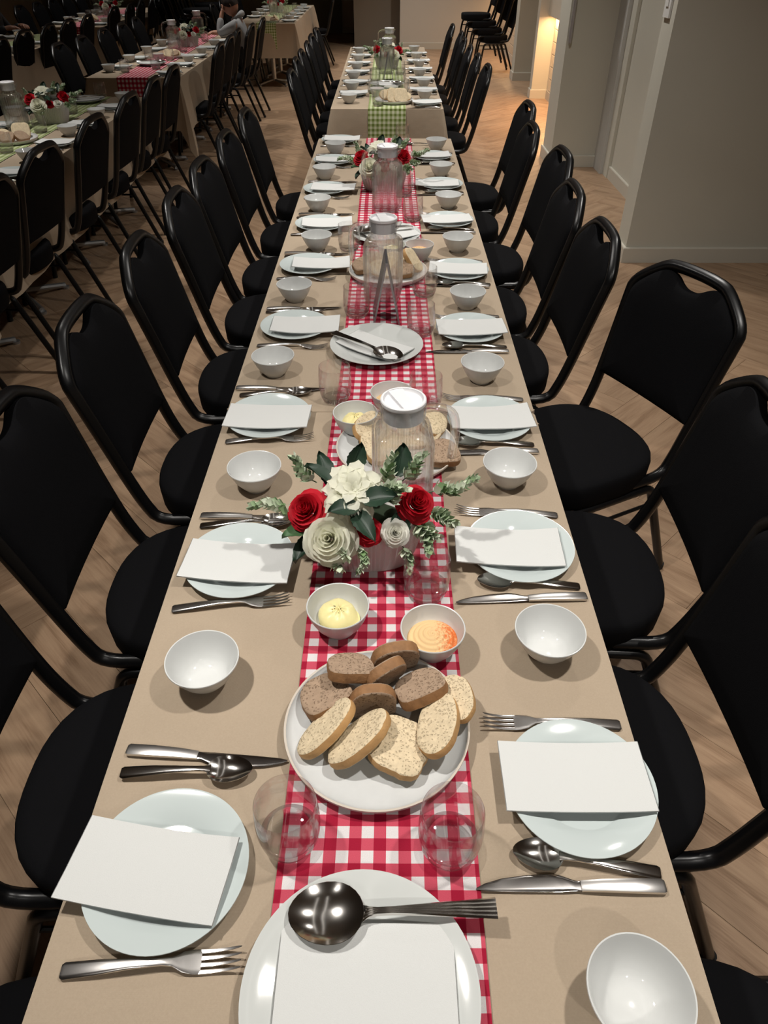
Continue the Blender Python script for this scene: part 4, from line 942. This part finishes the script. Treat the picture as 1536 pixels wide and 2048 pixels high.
def planter(x, y, rz, label, full=True, flip=False):
    t = thing('flower_planter', label, 'flower arrangement', (x, y, T + .004), (0, 0, R(rz)), 'flower planters')
    ob('pot', FL['pot'], t); ob('foam', FL['foam'], t, sc=(1.6, .9, 1))
    s = -1 if flip else 1
    for nm, me, p, d in (('dahlia', 'dahlia', (-.020, -.020, .160), (-.05, -.45, 1)), ('rose', 'red', (-.095, -.030, .128), (-.35, -.5, .8)), ('rose', 'redb', (.085, -.020, .128), (.25, -.55, .8)),
                         ('rose', 'white', (-.060, -.072, .100), (-.15, -.75, .75)), ('rose', 'reds', (.006, -.060, .105), (.0, -.75, .7)), ('rose', 'whites', (.050, -.066, .105), (.08, -.7, .75))):
        ob(nm, FL[me], t, M=aim((p[0] * s, p[1], p[2]), (d[0] * s, d[1], d[2])))
    for k, (p, d, rl) in enumerate([((-.004, -.050, .165), (.9, -.1, .25), .35), ((-.010, -.058, .158), (-.95, -.25, .1), -.3), ((-.020, -.055, .15), (.5, -.9, -.2), .2), ((-.058, .045, .13), (-.75, .35, .5), .3), ((-.022, .040, .165), (.35, .35, .85), .9),
                                    ((-.090, -.045, .10), (-.85, -.35, .1), 0), ((-.085, -.05, .09), (-.55, -.5, -.35), .2), ((.055, -.04, .13), (.15, -.5, -.55), 0), ((-.06, .05, .12), (-.3, .7, .6), 0), ((.06, .04, .15), (.2, .5, .8), .6)]):
        ob('leaf', LEAFM if k in (5,) else LEAF[k % 3], t, M=aimx((p[0] * s, p[1], p[2]), (d[0] * s, d[1], d[2]), rl))
    for k, (p, d, v) in enumerate([((-.115, -.02, .115), (-1, .22, .1), 0), ((.115, .01, .13), (1, .1, .28), 0), ((-.030, -.070, .115), (-.1, -.8, -.35), 2), ((-.055, -.080, .10), (.15, -.75, -.6), 2), ((.085, -.045, .11), (.3, -.75, -.25), 1), ((.045, .0, .15), (.15, .35, .85), 1), ((.07, .02, .15), (.6, .4, .6), 1),
                                   ((.03, -.02, .15), (.45, -.3, .75), 2), ((-.09, .05, .13), (-.6, .3, .7), 1), ((.11, -.02, .12), (.6, -.6, .1), 1), ((.06, -.075, .085), (.25, -.6, -.75), 3), ((-.01, -.075, .09), (0, -.8, -.6), 3), ((.035, -.03, .15), (.6, -.1, .5), 2), ((.10, -.03, .105), (.45, -.7, -.1), 2)]):
        if full or k < 10: ob('sprig', SPR[v], t, M=aimx((p[0] * s, p[1], p[2]), (d[0] * s, d[1], d[2]), k * 1.1))
planter(-.024, .998, 2.5, 'white ribbed planter of red and white roses nearest on the long front table')
planter(-.002, 3.49, 0, 'white ribbed planter of roses behind the far jug on the red runner', True)
planter(.010, 7.25, 0, 'pale planter of roses on the second green runner', False, True)
planter(-2.06, 4.95, 20, 'pale planter of red and white roses on the neighbouring green-runner table', False)
planter(-2.05, 8.78, 20, 'pale planter with red roses on the neighbouring red-runner table', False)
planter(-1.62, 12.75, 20, 'grey planter of flowers on the green-runner table past the hooded person', False)
planter(-3.96, 12.4, 20, 'planter with a red rose on the far corner red-runner table', False)
# ------------------------------------------------------------------ people
def skin_body(name, joints, edges, mat, sub=2):
    """joints: name -> (pos, radius x, radius y); the first joint is the root"""
    nm = list(joints); me = bpy.data.meshes.new(name)
    me.from_pydata([joints[n][0] for n in nm], [(nm.index(a), nm.index(b)) for a, b in edges], [])
    o = bpy.data.objects.new(name, me); C.objects.link(o)
    o.modifiers.new('Skin', 'SKIN'); o.modifiers.new('Sub', 'SUBSURF').levels = sub
    for i, n in enumerate(nm):
        v = me.skin_vertices[0].data[i]; v.radius = joints[n][1:3]; v.use_root = (i == 0)
    dg = bpy.context.evaluated_depsgraph_get(); ev = o.evaluated_get(dg)
    out = bpy.data.meshes.new_from_object(ev); bpy.data.objects.remove(o)
    out.materials.clear(); out.materials.append(MAT[mat]); out.shade_smooth(); return out
def head_mesh():
    mb = MB(); N, K = 28, 20; rs = []
    for i in range(1, K):
        ph = PI * i / K; r_ = []
        for j in range(N):
            th = 2 * PI * j / N; x = math.sin(ph) * math.cos(th); y = math.sin(ph) * math.sin(th); z = -math.cos(ph)
            X, Y, Z = x * .095, y * .074, z * .115
            if z < 0: Y *= 1 - .30 * z * z; X *= 1 - (.18 if x < 0 else .05) * z * z
            f = max(0, x)
            X += .020 * f ** 6 * math.exp(-((y) / .16) ** 2) * math.exp(-((z + .18) / .20) ** 2)       # nose
            X -= .009 * math.exp(-((abs(y) - .38) / .16) ** 2) * math.exp(-((z - .05) / .12) ** 2) * f  # eye sockets
            X += .006 * math.exp(-(y / .3) ** 2) * math.exp(-((z + .55) / .12) ** 2) * f               # mouth
            X += .008 * math.exp(-(y / .3) ** 2) * math.exp(-((z + .88) / .14) ** 2) * f
            r_.append((X, Y, Z))
        rs.append(r_)
    mb.rings(rs)
    for s in (-1, 1):
        mb.lathe([(.001, -.004), (.012, -.006), (.018, .0), (.014, .006), (.001, .004)], 12, M=Matrix.Translation((-.008, s * .076, -.005)) @ Matrix.Rotation(s * PI / 2, 4, 'X') @ Matrix.Scale(1.6, 4, (0, 1, 0)))
        mb.lathe([(.001, -.006), (.007, -.003), (.009, 0), (.007, .004), (.001, .006)], 10, 1, M=Matrix.Translation((.080, s * .029, .008)) @ Matrix.Rotation(PI / 2, 4, 'Y'))
    mb.box(.086, .0905, -.018, .018, -.064, -.058, 2)
    return mb.mesh('head', ['skin', 'eye_dark', 'lip'], True, 60)
def hair_mesh():
    mb = MB(); N, K = 28, 12; rs = []
    for i in range(K):
        f = i / (K - 1); r_ = []
        for j in range(N):
            th = 2 * PI * j / N; front = max(0, math.cos(th)); low = -0.15 + .62 * front ** 1.5
            zz = low + (1.0 - low) * math.sin(f * PI / 2); rr = math.sqrt(max(0, 1 - zz * zz)) if zz < 1 else 0
            k = 1.09 + .03 * math.sin(th * 9 + f * 7)
            r_.append((rr * math.cos(th) * .095 * k - .003, rr * math.sin(th) * .074 * k * 1.02, zz * .115 * 1.09))
        rs.append(r_)
    mb.rings(rs, True, True); return mb.mesh('hair', 'hair_dark', True, 70)
def person(x, y, rz, label, top, legs, hand_face=True, hood=True, size=1.0, lift=0.0):
    """seated figure facing +x, hip at z .5"""
    hip = (0, 0, .54)
    J = {'pelvis': (hip, .10, .11), 'belly': ((.015, 0, .68), .085, .11), 'chest': ((.04, 0, .83), .09, .12), 'neckb': ((.06, 0, .955), .048, .048), 'neck': ((.075, 0, 1.00), .042, .042)}
    E = [('pelvis', 'belly'), ('belly', 'chest'), ('chest', 'neckb'), ('neckb', 'neck')]
    for s, n in ((1, 'l'), (-1, 'r')):
        J['sh' + n] = ((.045, s * .145, .89), .045, .045)
        if hand_face and n == 'l': el, wr, hd = (.26, s * .16, .800), (.225, s * .085, .965), (.210, s * .060, 1.01)
        else: el, wr, hd = (.14, s * .20, .72), (.32, s * .14, .785), (.38, s * .11, .787)
        J['el' + n] = (el, .032, .032); J['wr' + n] = (wr, .026, .026); J['hd' + n] = (hd, .026, .034)
        E += [('chest', 'sh' + n), ('sh' + n, 'el' + n), ('el' + n, 'wr' + n), ('wr' + n, 'hd' + n)]
        d = (Vector(hd) - Vector(wr)).normalized(); side = Vector((0, 1, 0)).cross(d).normalized() if abs(d.y) < .9 else Vector((1, 0, 0)); ax = d.cross(side)
        for q in range(4):
            b = Vector(hd) + ax * ((q - 1.5) * .019) + d * .02; l = (.055, .062, .06, .048)[q]
            J['fa%d%s' % (q, n)] = (tuple(b + d * .02), .010, .010); J['fb%d%s' % (q, n)] = (tuple(b + d * l * .8 + side * .012), .009, .009); J['fc%d%s' % (q, n)] = (tuple(b + d * l + side * .03), .0075, .0075)
            E += [('hd' + n, 'fa%d%s' % (q, n)), ('fa%d%s' % (q, n), 'fb%d%s' % (q, n)), ('fb%d%s' % (q, n), 'fc%d%s' % (q, n))]
        th = Vector(hd) - ax * .035; J['ta' + n] = (tuple(th), .011, .011); J['tb' + n] = (tuple(th - ax * .012 + d * .03), .009, .009); E += [('hd' + n, 'ta' + n), ('ta' + n, 'tb' + n)]
        J['hp' + n] = ((.06, s * .09, .53), .070, .070); J['kn' + n] = ((.42, s * .11, .52), .052, .052); J['an' + n] = ((.40, s * .11, .10), .042, .042); J['to' + n] = ((.52, s * .12, .045), .035, .035)
        E += [('pelvis', 'hp' + n), ('hp' + n, 'kn' + n), ('kn' + n, 'an' + n), ('an' + n, 'to' + n)]
    body = single('person', skin_body('person', J, E, 'skin'), label, 'person', (x, y, lift), (0, 0, rz), None, size)
    keep = [n for n in J if n[:2] in ('pe', 'be', 'ch', 'ne', 'sh', 'el', 'wr') and n != 'neck']
    J2 = {n: (J[n][0], J[n][1] * 1.12 + .014, J[n][2] * 1.12 + .014) for n in keep}
    ob('top', skin_body('top', J2, [e for e in E if e[0] in J2 and e[1] in J2], top), body)
    keep = [n for n in J if n[:2] in ('pe', 'hp', 'kn', 'an')]
    J3 = {n: (J[n][0], J[n][1] * 1.15 + .016, J[n][2] * 1.15 + .016) for n in keep}
    ob('trousers', skin_body('trousers', J3, [e for e in E if e[0] in J3 and e[1] in J3], legs), body)
    Mh = Matrix.Translation((.110, 0, 1.080)) @ Matrix.Rotation(R(20), 4, 'Y')
    h = ob('head', HEAD, body, M=Mh); ob('hair', HAIR, h)
    if hood:
        mb = MB(); path = [(.040 + .060 * math.cos(a), .080 * math.sin(a), .965 - .030 * math.cos(a)) for a in [2 * PI * k / 20 for k in range(20)]]
        mb.tube(path, [.018 + .020 * max(0, -math.cos(2 * PI * k / 20)) for k in range(20)], 10, closed=True)
        ob('hood', mb.mesh('hood', top, True, 80), body)
    return body
HEAD, HAIR = head_mesh(), hair_mesh()
person(-1.60, 9.45, PI, 'person in a grey hooded top sitting at the neighbouring red-runner table, hand to face', 'hoodie_grey', 'cloth_black', size=.88, lift=.10)
person(-4.78, 10.30, R(-10), 'seated person in dark clothes beside the far corner tables', 'cloth_black', 'cloth_black', False, False)
person(-4.75, 9.30, R(0), 'seated person in a blue-grey top at the frame edge', 'cloth_navy', 'cloth_palegrey', False, False)
